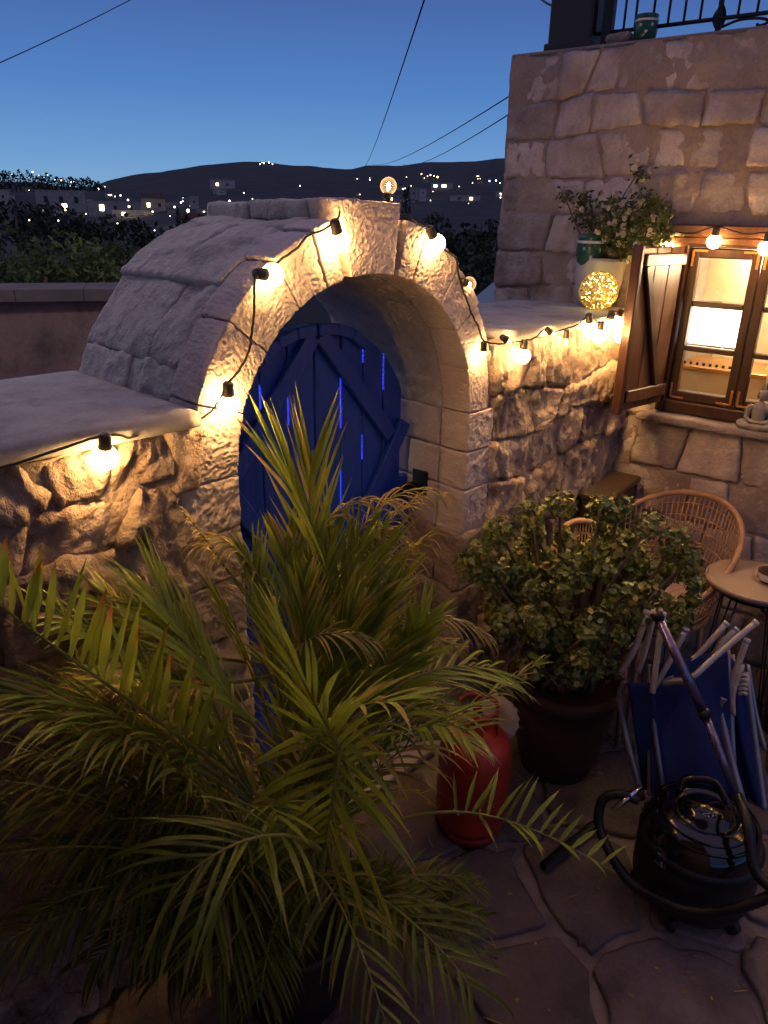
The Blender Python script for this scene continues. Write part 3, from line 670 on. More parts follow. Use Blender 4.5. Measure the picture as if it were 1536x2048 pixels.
# unseen house added behind the viewpoint, shaped to shade the lower left
rh = thing('unseen_shade_house', 'unseen plastered house added to shade the patio, with stair landing and balcony behind the viewpoint', 'house', (-1.0, -1.0, 0))
V, F = obox((-1.9, -.9, 1.9), np.array([1, 0, 0.]), np.array([0, 1., 0]), Z_, 2.5, .35, 1.95, .02); mk('wall', V, F, M_HMORT, rh, smooth=False)  # wall of the unseen house added for shade
V, F = obox((-1.2, .2, 2.62), np.array([1, 0, 0.]), np.array([0, 1., 0]), Z_, 1.9, .85, .06, .02); mk('shade_slab', V, F, M_HMORT, rh, smooth=False)  # unseen overhead slab added to keep sky light off the palm base
V, F = obox((-.1, -.1, .25), np.array([1, 0, 0.]), np.array([0, 1., 0]), Z_, 1.0, .38, .22, .01); mk('added_landing', V, F, M_HMORT, rh, smooth=False)
V, F = obox((-.15, .26, .72), np.array([1, 0, 0.]), np.array([0, 1., 0]), Z_, 1.0, .05, .70, .01); mk('shade_parapet', V, F, M_HMORT, rh, smooth=False)  # unseen low wall added to block light from behind

# =================================================================== ARCH
arch = thing('stone_archway', 'round limestone arch with rough vaulted back over the blue door', 'archway', WP(1.49, -.3, 0))
CS, CZ = 1.49, 1.38
def pol(a0, a1, r0, r1, o0, o1):
    a0, a1 = R(a0), R(a1)
    def f(T):
        a = a0 + (a1 - a0) * T[:, 0]; r = r0 + (r1 - r0) * T[:, 1]
        return WPa(np.stack([CS + r * np.sin(a), o0 + (o1 - o0) * T[:, 2], CZ + r * np.cos(a)], 1))
    return f
RI, RO = .47, .605
ang = [-90, -71, -51, -33, -20.5]; angR = [20.5, 38, 53, 71, 90]
def voussoir(a0, a1, ri=RI, ro=RO, seed=0, res=.0028):
    w = R(abs(a1 - a0)) * (ri + ro) / 2; g_ = .14
    V, F = block((w, ro - ri, .125), (int(w / res), int((ro - ri) / res), 18), pol(a0 + g_, a1 - g_, ri, ro, -.125, 0), r=.0045, amp=.005, nsc=.08, seed=seed, hatch=.0029); mk('voussoir', V, F, M_VOUS, arch)
for i in range(4): voussoir(ang[i], ang[i + 1], seed=21 + i, ro=RO + [0, .003, .004, .012][i])
for i in range(4): voussoir(angR[i], angR[i + 1], seed=31 + i, ro=RO - [-.01, 0, .012, .03][i])
# two narrow voussoirs beside the keystone and the keystone with parallel sides
for sgn, sd in ((-1, 41), (1, 42)):
    a0, a1 = (-20, -13.2) if sgn < 0 else (12.5, 20)
    V, F = block((.075, .16, .125), (26, 54, 14), pol(a0, a1 , RI, RO + .018, -.125, 0), r=.004, amp=.005, nsc=.08, seed=sd, hatch=.0029); mk('voussoir', V, F, M_VOUS, arch)
def keyf(T):
    u, v, w = T[:, 0], T[:, 1], T[:, 2]
    s = CS + (-.115 + .225 * u) * (.72 + .28 * v) ; lo = CZ + np.sqrt(RI ** 2 - (s - CS) ** 2)
    z = lo * (1 - v) + (2.038 - .008 * u) * v
    return WPa(np.stack([s - .01 * v, -.125 + .13 * w, z], 1))
V, F = block((.2, .18, .125), (74, 64, 16), keyf, r=.004, amp=.003, nsc=.08, seed=51, hatch=.0029); mk('keystone', V, F, M_VOUS, arch)
for (o0, o1, zz, sd) in ((-.40, -.132, 2.035, 3), (-.62, -.406, 2.028, 9)):
    V, F = block((.21, .05, o1 - o0), (12, 4, 14), lambda T, o0=o0, o1=o1, zz=zz: WPa(np.stack([1.375 + .215 * T[:, 0], o0 + (o1 - o0) * T[:, 2], zz - .055 + .055 * T[:, 1]], 1)), r=.01, amp=.006, nsc=.07, seed=sd, amp2=.003, nsc2=.02); mk('cap_slab', V, F, M_VAULT, arch)
# rough vault blocks behind the front ring
for i, (a0, a1) in enumerate([(-90, -64), (-64, -42), (-42, -17), (-17, 14), (14, 40), (40, 66), (66, 90)]):
    w = R(a1 - a0) * .54; spl = [(-.62, -.36), (-.356, -.13)] if i in (0, 2, 4) else ([(-.62, -.28), (-.276, -.13)] if i in (1, 5) else [(-.62, -.13)])
    for j, (o0, o1) in enumerate(spl):
        V, F = block((w, .13, o1 - o0), (int(w / .0075), 8, int((o1 - o0) / .0075)), pol(a0 + .1, a1 - .1, RI + .002, .598 + (.012 if i in (2, 3, 4) else 0), o0, o1), r=.004, amp=.008, nsc=.16, seed=61 + i * 3 + j, amp2=.0016, nsc2=.02, rg=.012, rgs=.12, hatch=.0010); mk('vault_stone', V, F, M_VAULT, arch)
# jambs
zj = [0, .22, .46, .70, .93, 1.10, 1.24, 1.38]
for i in range(7):
    z0, z1 = zj[i] + .0012, zj[i + 1] - .0012; rough = i < 4
    for side in (0, 1):
        s0, s1 = (.835 - .02 * (6 - i) * .35, 1.02) if side == 0 else (1.96, 2.10 + (.02 if rough else 0))
        for (o0, o1, m_, l_) in ((-.125, 0, M_VOUS if (side == 0 or i > 4) else M_REVEAL, 1), (-.27 if i % 2 else -.36, -.130, M_REVEAL, 0), (-.62, -.275 if i % 2 else -.365, M_REVEAL, 0)):
            if rough and side == 1: m_ = M_RUBBLE
            if not l_: s0b = s0 + .004 if side == 0 else s0
            V, F = block((s1 - s0, z1 - z0, o1 - o0), (int((s1 - s0) / (.004 if l_ and not rough else .011)), int((z1 - z0) / (.004 if l_ and not rough else .011)), max(8, int((o1 - o0) / .012))), bil([(s0, z0), (s1, z0), (s1, z1), (s0, z1)], o0, o1, WPa), r=.005, amp=.012 if rough else .004, nsc=.08, seed=90 + i * 7 + side * 3 + int(-o0 * 10), amp2=.003, nsc2=.02, rg=.014 if rough else 0, hatch=.0027 if l_ and not rough else .0008)
            mk('jamb_stone', V, F, m_, arch)
# threshold
V, F = block((.94, .05, .62), (20, 3, 12), lambda T: WPa(np.stack([1.02 + .94 * T[:, 0], -.62 + .62 * T[:, 2], .05 * T[:, 1] - .01], 1)), r=.01, amp=.003, seed=5); mk('threshold', V, F, M_REVEAL, arch)

# =================================================================== BLUE DOOR
door = thing('blue_door', 'blue plank double door with diagonal braces inside the stone arch', 'door', WP(1.49, -.27, .05))
DO = -.262
def topz(s):
    d = .195 - (s - 1.5) ** 2
    return 1.245 + math.sqrt(d) if d > 0 else 1.2
pl = [1.03, 1.085, 1.187, 1.289, 1.393, 1.4985, 1.5015, 1.611, 1.711, 1.809, 1.905, 1.952]
for k in range(len(pl) - 1):
    a, b = pl[k], pl[k + 1]
    if b - a < .01: continue
    g_ = .0028; a += g_ if k not in (5, ) else 0; b -= g_
    ns = 7; ss = np.linspace(a, b, ns)
    if (a + b) / 2 < 1.09 or (a + b) / 2 > 1.91: tops = [1.10] * ns
    else: tops = [min(topz(s), 1.695) for s in ss]
    V = []
    for off, ins in ((DO - .028, 0), (DO - .003, 0), (DO, .003)):
        for i, s in enumerate(ss):
            s_ = min(max(s, a + ins), b - ins); V.append(WP(s_, off, .06))
        for i, s in reversed(list(enumerate(ss))):
            s_ = min(max(s, a + ins), b - ins); V.append(WP(s_, off, tops[i] - ins))
    n_ = 2 * ns; F = [(i + r_ * n_, (i + 1) % n_ + r_ * n_, (i + 1) % n_ + (r_ + 1) * n_, i + (r_ + 1) * n_) for r_ in (0, 1) for i in range(n_)] + [tuple(range(2 * n_, 3 * n_)), tuple(range(n_))[::-1]]
    mk('plank', V, F, M_BLUE, door, smooth=False)
def dbar(p, q, w, name, m_=None, t_=.022, o=None):
    V, F = bar(WP(p[0], DO + t_ / 2 + .001 + (o or 0), p[1]), WP(q[0], DO + t_ / 2 + .001 + (o or 0), q[1]), w, t_, WN); return mk(name, V, F, m_ or M_BLUE, door, smooth=False)
dbar((1.515, 1.655), (1.835, 1.275), .052, 'brace', M_BLUEW)
dbar((1.905, 1.315), (1.700, 1.00), .055, 'brace', M_BLUEW, o=.003)
dbar((1.485, 1.655), (1.165, 1.275), .052, 'brace')
dbar((1.095, 1.315), (1.300, 1.00), .055, 'brace', o=.003)
dbar((1.51, .98), (1.93, .98), .075, 'rail', o=.005); dbar((1.05, .98), (1.49, .98), .075, 'rail', o=.005)
dbar((1.51, .35), (1.93, .35), .075, 'rail'); dbar((1.05, .35), (1.49, .35), .075, 'rail')
for sgn in (-1, 1):
    pth = [(1.5 + sgn * .005, 1.672), (1.5 + sgn * .08, 1.668), (1.5 + sgn * .15, 1.645), (1.5 + sgn * .21, 1.605)]
    for p, q in zip(pth[:-1], pth[1:]): dbar(p, q, .035, 'rail', o=.006, t_=.016)
for (s, z0, z1) in ((1.289, 1.44, 1.53), (1.393, 1.39, 1.475), (1.611, 1.34, 1.53), (1.711, 1.545, 1.625), (1.809, 1.44, 1.565), (1.711, 1.21, 1.30), (1.611, 1.05, 1.19), (1.54, 1.655, 1.672), (1.60, 1.632, 1.665)):  # emissive slivers stand in for blue light shining through the joints
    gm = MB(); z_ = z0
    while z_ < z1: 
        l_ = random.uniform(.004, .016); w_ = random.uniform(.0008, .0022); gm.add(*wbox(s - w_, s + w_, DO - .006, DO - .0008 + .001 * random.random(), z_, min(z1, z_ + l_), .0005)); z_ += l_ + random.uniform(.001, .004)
    V, F = np.vstack(gm.V), gm.F; mk('gap_light_strip', V, F, M_GLOW, door, smooth=False, label='thin emissive blue strip standing in for light through a plank joint')
V, F = wbox(1.86, 1.965, DO + .012, DO + .05, 1.035, 1.075, .006); mk('latch', V, F, M_IRON, door)
V, F = tube([WP(1.78, DO + .04, 1.05), WP(1.86, DO + .05, 1.055), WP(1.93, DO + .05, 1.06)], .008, 8); mk('bolt', V, F, M_IRON, door)
V, F = wbox(1.955, 1.985, -.25, -.17, 1.03, 1.13, .01); mk('keep', V, F, M_IRON, door)

# =================================================================== STONE HOUSE
hs = thing('stone_house', 'old stone house with brown shuttered window and roof terrace, at right', 'house', HP(.5, -.5, 0))
HOLE = (.13, .76, 1.225, 1.965)
hr = dict(frame=HPa, mat=M_HOUSE, gap=.016, off0=-.08, off1=.006, res=.0125, amp=.009, rg=.011, r=.005)
def hrub(b0, b1, z0, z1, rows, wrr, seed, **k):
    kk = dict(hr); kk.update(k); rubble(hs, b0, b1, z0, z1, kk['frame'], kk['mat'], rows, wrr, kk['gap'], kk['off0'], kk['off1'], kk['res'], seed, kk['amp'], kk['rg'], kk['r'], jit=k.get('jit', .018))
hrub(-.70, 1.25, 2.02, 2.635, (.10, .165), (.11, .25), 5)
hrub(-.70, .12, 1.2, 2.02, (.13, .22), (.12, .26), 6)
hrub(.77, 1.25, 1.2, 2.02, (.13, .22), (.12, .26), 7)
hrub(-.70, 1.25, 0.0, 1.2, (.14, .22), (.16, .32), 8)
mortar(hs, -.70, 3.1, 0, 2.64, HPa, M_HMORT, .001, .014, .013, 31, hole=HOLE)
V, F = hbox(-.705, .12, -1.0, -.085, 0, 2.63); mk('wall_core', V, F, M_HMORT, hs, smooth=False)
V, F = hbox(.77, 3.2, -1.0, -.085, 0, 2.63); mk('wall_core', V, F, M_HMORT, hs, smooth=False)
V, F = hbox(.12, .77, -.9, -.085, 0, 1.19); mk('wall_core', V, F, M_HMORT, hs, smooth=False)
V, F = hbox(.12, .77, -.9, -.085, 1.97, 2.63); mk('wall_core', V, F, M_HMORT, hs, smooth=False)
V, F = hbox(-.702, 3.2, -1.1, .002, 2.632, 2.65, .006); mk('terrace_slab', V, F, M_HMORT, hs)
# reveal cheeks
for (a, b, c, d) in ((.118, .131, 1.22, 1.97), (.759, .772, 1.22, 1.97)):
    V, F = hbox(a, b, -.2, .0, c, d, .002); mk('reveal', V, F, M_HMORT, hs, smooth=False)
# window
win = 'window'
fr = MB()
for bx in ((.135, .172), (.718, .755)): fr.add(*hbox(bx[0], bx[1], -.07, .012, 1.235, 1.962))
fr.add(*hbox(.172, .718, -.07, .012, 1.235, 1.285)); fr.add(*hbox(.172, .718, -.07, .012, 1.905, 1.962))
frame = fr.build('window_frame', M_WOODD, hs, smooth=False)
V, F = hbox(.07, .80, .002, .045, 1.945, 1.99, .006); lint = mk('lintel', V, F, M_WOOD, hs, smooth=False)
V, F = hbox(.10, .78, .0, .028, 1.915, 1.943, .004); mk('lintel_moulding', V, F, M_WOOD, hs, smooth=False)
for ci, (c0, c1) in enumerate(((.175, .4435), (.4465, .715))):
    cs = MB(); w = .035
    cs.add(*hbox(c0, c0 + w, -.055, -.012, 1.288, 1.902)); cs.add(*hbox(c1 - w, c1, -.055, -.012, 1.288, 1.902))
    cs.add(*hbox(c0 + w, c1 - w, -.055, -.012, 1.288, 1.325)); cs.add(*hbox(c0 + w, c1 - w, -.055, -.012, 1.865, 1.902))
    zb = [1.325, 1.505, 1.685, 1.865]
    for zc in zb[1:3]: cs.add(*hbox(c0 + w, c1 - w, -.052, -.018, zc - .011, zc + .011))
    cas = cs.build('window_casement', M_WOODD, hs, smooth=False)
    for k in range(3):
        V, F = hbox(c0 + w - .003, c1 - w + .003, -.038, -.034, zb[k] + .008, zb[k + 1] - .008, .0005); mk('pane', V, F, M_PANE, cas, smooth=False)
    for (bx, zz, sx_, sz_) in ((c0 + .012, 1.892, 1, -1), (c1 - .012, 1.892, -1, -1), (c0 + .012, 1.298, 1, 1), (c1 - .012, 1.298, -1, 1)):
        m_ = MB(); m_.add(*hbox(min(bx, bx + sx_ * .055), max(bx, bx + sx_ * .055), -.0115, -.009, zz - .0045, zz + .0045, .0005)); m_.add(*hbox(bx - .0045, bx + .0045, -.0114, -.0088, min(zz, zz + sz_ * .06), max(zz, zz + sz_ * .06), .0005))
        m_.build('corner_bracket', M_BRASS, cas, smooth=False)
V, F = block((.95, .035, .14), (30, 3, 8), lambda T: HPa(np.stack([.08 + .95 * T[:, 0], -.06 + .14 * T[:, 2], 1.195 + .035 * T[:, 1]], 1)), r=.008, amp=.003, nsc=.1, seed=6); mk('window_sill', V, F, M_HOUSE, hs)
# shutter, hinged at the left of the window, swung open
th = R(103); sd = HU * math.cos(th) + HN * math.sin(th); sn = np.cross(Z_, sd); sn = sn if sn.dot(HU) > 0 else -sn
H0 = HP(.150, .016, 0); SWID = .30
sh = None
frm = MB()
for k in range(3):
    V, F = obox(H0 + sd * (SWID * (k + .5) / 3) + Z_ * 1.59, sd, sn, Z_, SWID / 6 - .0015, .011, .315, .003)
    o_ = mk('shutter', V, F, M_WOOD, hs, smooth=False) if sh is None else mk('plank', V, F, M_WOOD, sh, smooth=False)
    sh = sh or o_
V, F = obox(H0 + sd * (SWID + .012) + Z_ * 1.59, sd, sn, Z_, .012, .022, .325, .005); mk('edge_moulding', V, F, M_WOODD, sh, smooth=False)
for zc, hh in ((1.86, .022), (1.335, .025)):
    V, F = obox(H0 + sd * SWID * .5 + sn * .021 + Z_ * zc, sd, sn, Z_, SWID * .47, .009, hh, .003); mk('batten', V, F, M_WOOD, sh, smooth=False)
V, F = bar(H0 + sd * .27 + sn * .021 + Z_ * 1.84, H0 + sd * .08 + sn * .021 + Z_ * 1.36, .035, .018, sn); mk('brace', V, F, M_WOODD, sh, smooth=False)
# right shutter (outside the frame, other side)
for k in range(3):
    V, F = obox(HP(.745, .016, 1.59) + HU * (.05 + .1 * k) , HU, HN, Z_, .0485, .011, .315, .003); mk('plank', V, F, M_WOOD, lint, smooth=False)
# kitchen behind the glass
it = MB(); it.add(*hbox(-.1, 1.15, -.90, -.88, 1.19, 1.97)); mk_i = it.build('kitchen_wall', M_INT, hs, smooth=False)
V, F = hbox(.18, .40, -.30, -.29, 1.68, 1.90, .002); mk('roller_blind', V, F, M_INT, hs, smooth=False)
V, F = hbox(.145, .37, -.34, -.27, 1.49, 1.655, .01); mk('lamp_shade', V, F, M_LAMPW, hs, smooth=False, label='square glowing white lamp shade behind the middle left pane')
V, F = hbox(.05, .50, -.60, -.30, 1.19, 1.37, .004); cab = mk('worktop_cabinet', V, F, M_INT, hs, smooth=False)
V, F = hbox(.05, .50, -.61, -.285, 1.372, 1.39, .003); mk('worktop', V, F, M_BRASS, cab, smooth=False)
for k in range(9):
    V, F = lathe([(.001, -.006), (.006, -.004), (.007, 0), (.006, .006), (.001, .008)], HP(.15 + .028 * k, -.282, 1.402), 8); mk('knob', V, F, M_IRON, cab)
for k in range(3):
    V, F = hbox(.20 + .075 * k, .262 + .075 * k, -.42, -.41, 1.455, 1.495, .004); mk('wall_tile', V, F, M_TERRA, cab, smooth=False)
for k in range(4):
    for j in range(2):
        V, F = hbox(.46 + .13 * j + (.06 if k % 2 else 0), .585 + .13 * j + (.06 if k % 2 else 0), -.5, -.44, 1.33 + .075 * k, 1.40 + .075 * k, .006); mk('interior_brick', V, F, M_INT, mk_i)
for k in range(4):
    V, F = hbox(.44, .72, -.40, -.34, 1.27 + .022 * k, 1.282 + .022 * k, .002); mk('tray', V, F, M_TERRA, cab, smooth=False)
pd = bpy.data.lights.new('kitchen_lamp', 'POINT'); pd.energy = 18; pd.color = (1, .80, .50); pd.shadow_soft_size = .06
po = bpy.data.objects.new('kitchen_lamp', pd); COL.objects.link(po); po.location = [float(v) for v in HP(.5, -.25, 1.86)]

# terrace on the roof: post, railing, pots
tp = thing('terrace_post', 'thick dark timber post on the roof terrace corner', 'post', HP(-.46, -.12, 2.65))
V, F = hbox(-.555, -.365, -.22, -.03, 2.655, 3.4, .008); mk('shaft', V, F, M_CHEST, tp, smooth=False)
V, F = hbox(-.565, -.355, -.23, -.02, 2.651, 2.68, .004); mk('post_base', V, F, M_CHEST, tp, smooth=False)
rl_ = thing('terrace_railing', 'dark iron railing with slim bars along the roof terrace edge', 'railing', HP(.2, -.06, 2.65))
V, F = hbox(-.325, -.285, -.08, -.04, 2.652, 3.4, .004); mk('newel_post', V, F, M_IRON, rl_, smooth=False)
V, F = tube([HP(-.36, -.06, 2.70), HP(1.2, -.06, 2.70)], .0075, 6); mk('bottom_rail', V, F, M_IRON, rl_)
V, F = tube([HP(-.36, -.06, 3.3), HP(1.2, -.06, 3.3)], .0075, 6); mk('top_rail', V, F, M_IRON, rl_)
for b_ in (-.36, -.24, -.195, -.125, -.065, -.005, .055, .19, .255, .32, .385, .45, .51):
    V, F = tube([HP(b_, -.06, 2.70), HP(b_, -.06, 3.3)], .005, 6); mk('bar', V, F, M_IRON, rl_)
V = []; F = []
for i in range(60):
    z = 2.66 + i * .0108; a = i * .33
    for k in range(4):
        rr_ = .024 if k % 2 else .010; an = a + k * math.pi / 2; V.append(HP(.125 + rr_ * math.cos(an), -.06 + rr_ * math.sin(an), z))
for i in range(59):
    for k in range(4): F.append((i * 4 + k, i * 4 + (k + 1) % 4, (i + 1) * 4 + (k + 1) % 4, (i + 1) * 4 + k))
mk('twisted_baluster', V, F, M_IRON, rl_)
V, F = tube(smooth_path([HP(.14, -.06, 2.672), HP(.2, -.06, 2.688), HP(.27, -.06, 2.685), HP(.30, -.06, 2.672), HP(.275, -.06, 2.662), HP(.26, -.06, 2.668)]), .005, 6); mk('scroll', V, F, M_IRON, rl_)
def cup(loc, sc, label, group=None):
    t = thing('ceramic_pot', label, 'pot', loc, group)
    V, F = lathe([(.001, 0), (.026, 0), (.034, .012), (.037, .04), (.033, .062), (.036, .070), (.032, .072), (.029, .06), (.001, .055)], loc, 20); V = (V - loc) * sc + loc; mk('body', V, F, M_GREENP, t)
    for a in (-.5, .5, 0):
        d = -ray(1200, 450) * [1, 1, 0]; d /= np.linalg.norm(d); dd = np.array([d[0] * math.cos(a) - d[1] * math.sin(a), d[0] * math.sin(a) + d[1] * math.cos(a), 0])
        V, F = lathe([(.001, .002), (.006, .001), (.006, -.002)], loc + (dd * .0365 + Z_ * (.04 if a else .022)) * sc, 8, dd); mk('button', V, F, M_WHITE, t)
    V, F = lathe([(.0362, .052), (.0375, .055), (.0362, .058)], loc, 20); V = (V - loc) * sc + loc; mk('band', V, F, M_WHITE, t)
cup(HP(-.145, -.05, 2.651), 1.25, 'dark green ceramic pot with pale dots on the roof terrace edge', 'dotted green pots')
V, F = block((.1, .05, .07), (10, 6, 8), lambda T: HPa(np.stack([-.30 + .1 * T[:, 0], -.10 + .07 * T[:, 2], 2.651 + .045 * T[:, 1]], 1)), r=.022, amp=.01, nsc=.04, seed=2)
mk('rounded_stone', V, F, M_RUBBLE, label='small grey rounded stone on the roof terrace edge beside the green pot', cat='stone')

# =================================================================== STRING LIGHTS
sl = thing('string_lights', 'black cable of warm round bulbs draped over arch, walls and window', 'string lights', WP(1.5, .03, 1.6))
M_SOCK = plain('brown_bulb_socket', (.05, .035, .026), .5)
V_b, F_b = lathe([(1e-4, -.0225)] + [(.0225 * math.sin(a), -.0225 * math.cos(a)) for a in np.linspace(.25, 2.55, 12)] + [(.0105, .0225), (.0105, .026)], (0, 0, 0), 20)
V_s, F_s = lathe([(1e-4, .058), (.009, .058), (.0115, .054), (.0125, .030), (.0135, .026), (.0135, .022), (.009, .022)], (0, 0, 0), 14)
V_f, F_f = lathe([(1e-4, -.010), (.0035, -.008), (.0055, 0), (.0035, .009), (1e-4, .012)], (0, 0, 0), 8)
mesh_cache = {}
def cached(key, V, F, mat):
    if key not in mesh_cache:
        me = bpy.data.meshes.new(key); me.from_pydata([tuple(v) for v in V], [], F); me.materials.append(mat); me.polygons.foreach_set('use_smooth', [True] * len(me.polygons)); mesh_cache[key] = me
    return mesh_cache[key]
tips = []
def bulb(P, d, kind, watt=1.0, lamp=True):
    d = np.array(d, float); d /= np.linalg.norm(d)
    q = Vector((0, 0, 1)).rotation_difference(Vector([float(v) for v in d]))
    b = bpy.data.objects.new('bulb', cached('bulb_glass_' + kind, V_b, F_b, M_GLASS if kind == 'clear' else M_GLASSB)); COL.objects.link(b)
    b.parent = sl; b.location = [float(v) for v in (P - org(sl))]; b.rotation_mode = 'QUATERNION'; b.rotation_quaternion = q; b.scale = (1.2,) * 3 if kind == 'blown' else (1, 1, 1)
    for nm, VV, FF, mt in (('socket', V_s, F_s, M_SOCK), ('filament', V_f, F_f, M_FIL)):
        c = bpy.data.objects.new(nm, cached(nm, VV, FF, mt)); COL.objects.link(c); c.parent = b
        if nm == 'socket': c.scale = (.92, .92, .8)
    if lamp:
        ld = bpy.data.lights.new('bulb_lamp', 'POINT'); ld.energy = BULB_W * watt; ld.color = WARM; ld.shadow_soft_size = .012
        lo = bpy.data.objects.new('bulb_lamp', ld); COL.objects.link(lo); lo.parent = b
    tips.append(P + d * .052)
UPW = np.array([0, 0, 1.0]); SW = WU
BL = [  # pixel, offset plane, socket direction (s, off, z), kind, relative power
 (210, 915, .050, (.0, .25, 1), 'blown', 1.9), (457, 808, .034, (-.1, .2, 1), 'blown', 2.3), (545, 550, .032, (-1, .1, .1), 'blown', .8), (678, 482, .033, (-.5, .2, 1), 'blown', 1.7),
 (777, 372, -.03, (-.15, 0, -1), 'clear', .4), (872, 487, .03, (-.6, 0, .8), 'blown', 1.6), (938, 568, .0, (-1, .1, .25), 'clear', .5), (968, 710, .03, (-.3, .1, 1), 'clear', .6),
 (1018, 682, .055, (-1, 0, .4), 'clear', .6), (1045, 712, .055, (.1, 0, 1), 'blown', 1.1), (1105, 668, .055, (-1, 0, .5), 'clear', .7), (1132, 685, .055, (-.1, 0, 1), 'clear', .9),
 (1180, 655, .055, (-.4, 0, 1), 'blown', .8), (1198, 672, .055, (.1, 0, 1), 'blown', 1.0), (1220, 650, .055, (0, 0, 1), 'blown', .8), (1233, 646, .055, (.5, 0, 1), 'blown', .6), (1240, 672, .055, (.1, 0, 1), 'blown', .9), (1268, 637, .055, (0, 0, 1), 'blown', .8)]
for (x, y, o, d, k, w) in BL:
    bulb(onW(x, y, o), WU * d[0] + WN * d[1] + Z_ * d[2], k, w)
nW = len(tips)
for (x, y, o, w) in ((1334, 494, .05, 1.5), (1428, 483, .075, .9), (1531, 496, .075, 1.1)):
    bulb(onH(x, y, o), HU * .05 + HN * .1 + Z_ * 1.0, 'blown', w)
for (b_, z_, o_) in ((.78, 1.93, .08), (1.02, 1.90, .07), (1.3, 1.93, .07), (1.6, 1.9, .07), (1.9, 1.93, .07), (2.2, 1.9, .07)):          # unseen bulbs added along the house beyond the frame as warm fill
    bulb(HP(b_, o_, z_), Z_, 'blown', .9 if b_ < 1.2 else .35)
cpts = [WP(-.3, .06, 1.555), WP(.2, .06, 1.54), tips[0], W2(300, 858), W2(410, 826), tips[1], W2(492, 700), W2(501, 640), tips[2], W2(560, 515), W2(610, 470), tips[3], W2(695, 412), W2(718, 396), tips[4], W2(828, 432), W2(838, 450), tips[5], W2(905, 515), tips[6], W2(928, 600), W2(950, 650), tips[7], WP(2.05, .06, 1.615)] + [tips[k] for k in range(8, nW)]
cp = []
for p in cpts:
    if isinstance(p, tuple): p = WP(p[0], .012 if p[1] < 1.99 else -.02, p[1])
    cp.append(p)
cp += [HP(.03, .05, 1.72), HP(.08, .06, 1.85)] + tips[nW:]
cp2 = []
for p_, q_ in zip(cp[:-1], cp[1:]):
    cp2 += [p_, (p_ + q_) / 2 - Z_ * min(.012, np.linalg.norm(q_ - p_) * .08)]
cp = cp2 + [cp[-1]]
sp = smooth_path(cp, 5); g = np.random.default_rng(3); sp = [p + g.normal(size=3) * .0008 for p in sp]
V, F = tube(sp, .0032, 6); mk('cable', V, F, M_CABLE, sl)

# =================================================================== POT WITH WHITE FLOWERS ON THE WALL, LIT BALL
base = WP(0, 0, 1.648) * 0
pc = onZ(1210, 612, 1.65); pc = HP(-.175, .045, 1.65)
pot = thing('flower_planter', 'pale grey glazed planter on the wall corner holding a white flowering shrub', 'planter', pc)
V, F = lathe([(.001, 0), (.070, 0), (.085, .04), (.098, .10), (.102, .165), (.108, .185), (.108, .20), (.097, .20), (.092, .17), (.001, .165)], pc, 36); mk('pot', V, F, M_POTG, pot)
g = np.random.default_rng(12); br = MB(); ends = []
for k in range(16):
    a = g.uniform(0, 6.28); lean = g.uniform(.15, .75); Lb = g.uniform(.14, .26)
    d = HU * math.cos(a) * lean + HN * math.sin(a) * lean * .6 + Z_ * g.uniform(.5, 1.0); d /= np.linalg.norm(d)
    p0 = pc + Z_ * .16 + HU * .03; p1 = p0 + d * Lb * .5 + g.normal(size=3) * .01; p2 = p0 + d * Lb + Z_ * .02 + g.normal(size=3) * .015
    br.add(*tube(smooth_path([p0, p1, p2], 4), .0035, 5)); ends += [p1, p2, (p1 + p2) / 2]
for (x, y) in ((1130, 395), (1165, 400), (1275, 345), (1300, 420), (1320, 450), (1290, 400)):
    e = onH(x, y, .06); p0 = pc + Z_ * .17; br.add(*tube(smooth_path([p0, (p0 + e) / 2 + g.normal(size=3) * .02, e], 5), .0032, 5)); ends += [e, e, (p0 + e * 2) / 3]
for i in range(40): ends.append(onH(g.uniform(1220, 1330), g.uniform(400, 505), g.uniform(.03, .14)))
br.build('branches', M_BARK, pot)
E2 = np.array(ends)
def fn(n, g_): k = g_.integers(0, len(E2), n); return E2[k] + g_.normal(size=(n, 3)) * .022
V, F = leafcloud(2400, fn, .0125, 5); mk('leaves', V, F, M_TREE, pot, kind='stuff')
FL = MB()
for k in range(120):
    c = E2[g.integers(0, len(E2))] + g.normal(size=3) * .03; s = g.uniform(.009, .017)
    nrm_ = np.array([-.2, -1, .3]) + g.normal(size=3) * .4
    FL.add(*lathe([(1e-4, 0), (s * .6, s * .1), (s, s * .5), (s * .8, s * .7), (1e-4, s * .35)], c, 6, nrm_))
FL.build('flowers', M_FLOWER, pot, kind='stuff')
cup(pc + Z_ * .166 + HN * .05 - HU * .025, 1.75, 'dark green dotted ceramic pot sitting in front of the white flowers in the planter', 'dotted green pots')
t = thing('small_dark_pot', 'small dark brown pot among the flowers right of the dotted green pot', 'pot', pc + Z_ * .166 + HU * .055 + HN * .04)
V, F = lathe([(.001, 0), (.03, 0), (.038, .07), (.04, .075), (.034, .075), (.001, .06)], pc + Z_ * .166 + HU * .055 + HN * .04, 20); mk('body', V, F, M_DARKP, t)
bc = HP(-.10, .215, 1.65 + .078); rb = .078
ball = thing('wicker_light_ball', 'golden wire ball full of tiny lights on the wall in front of the planter', 'lamp', bc - Z_ * rb)
wb = MB()
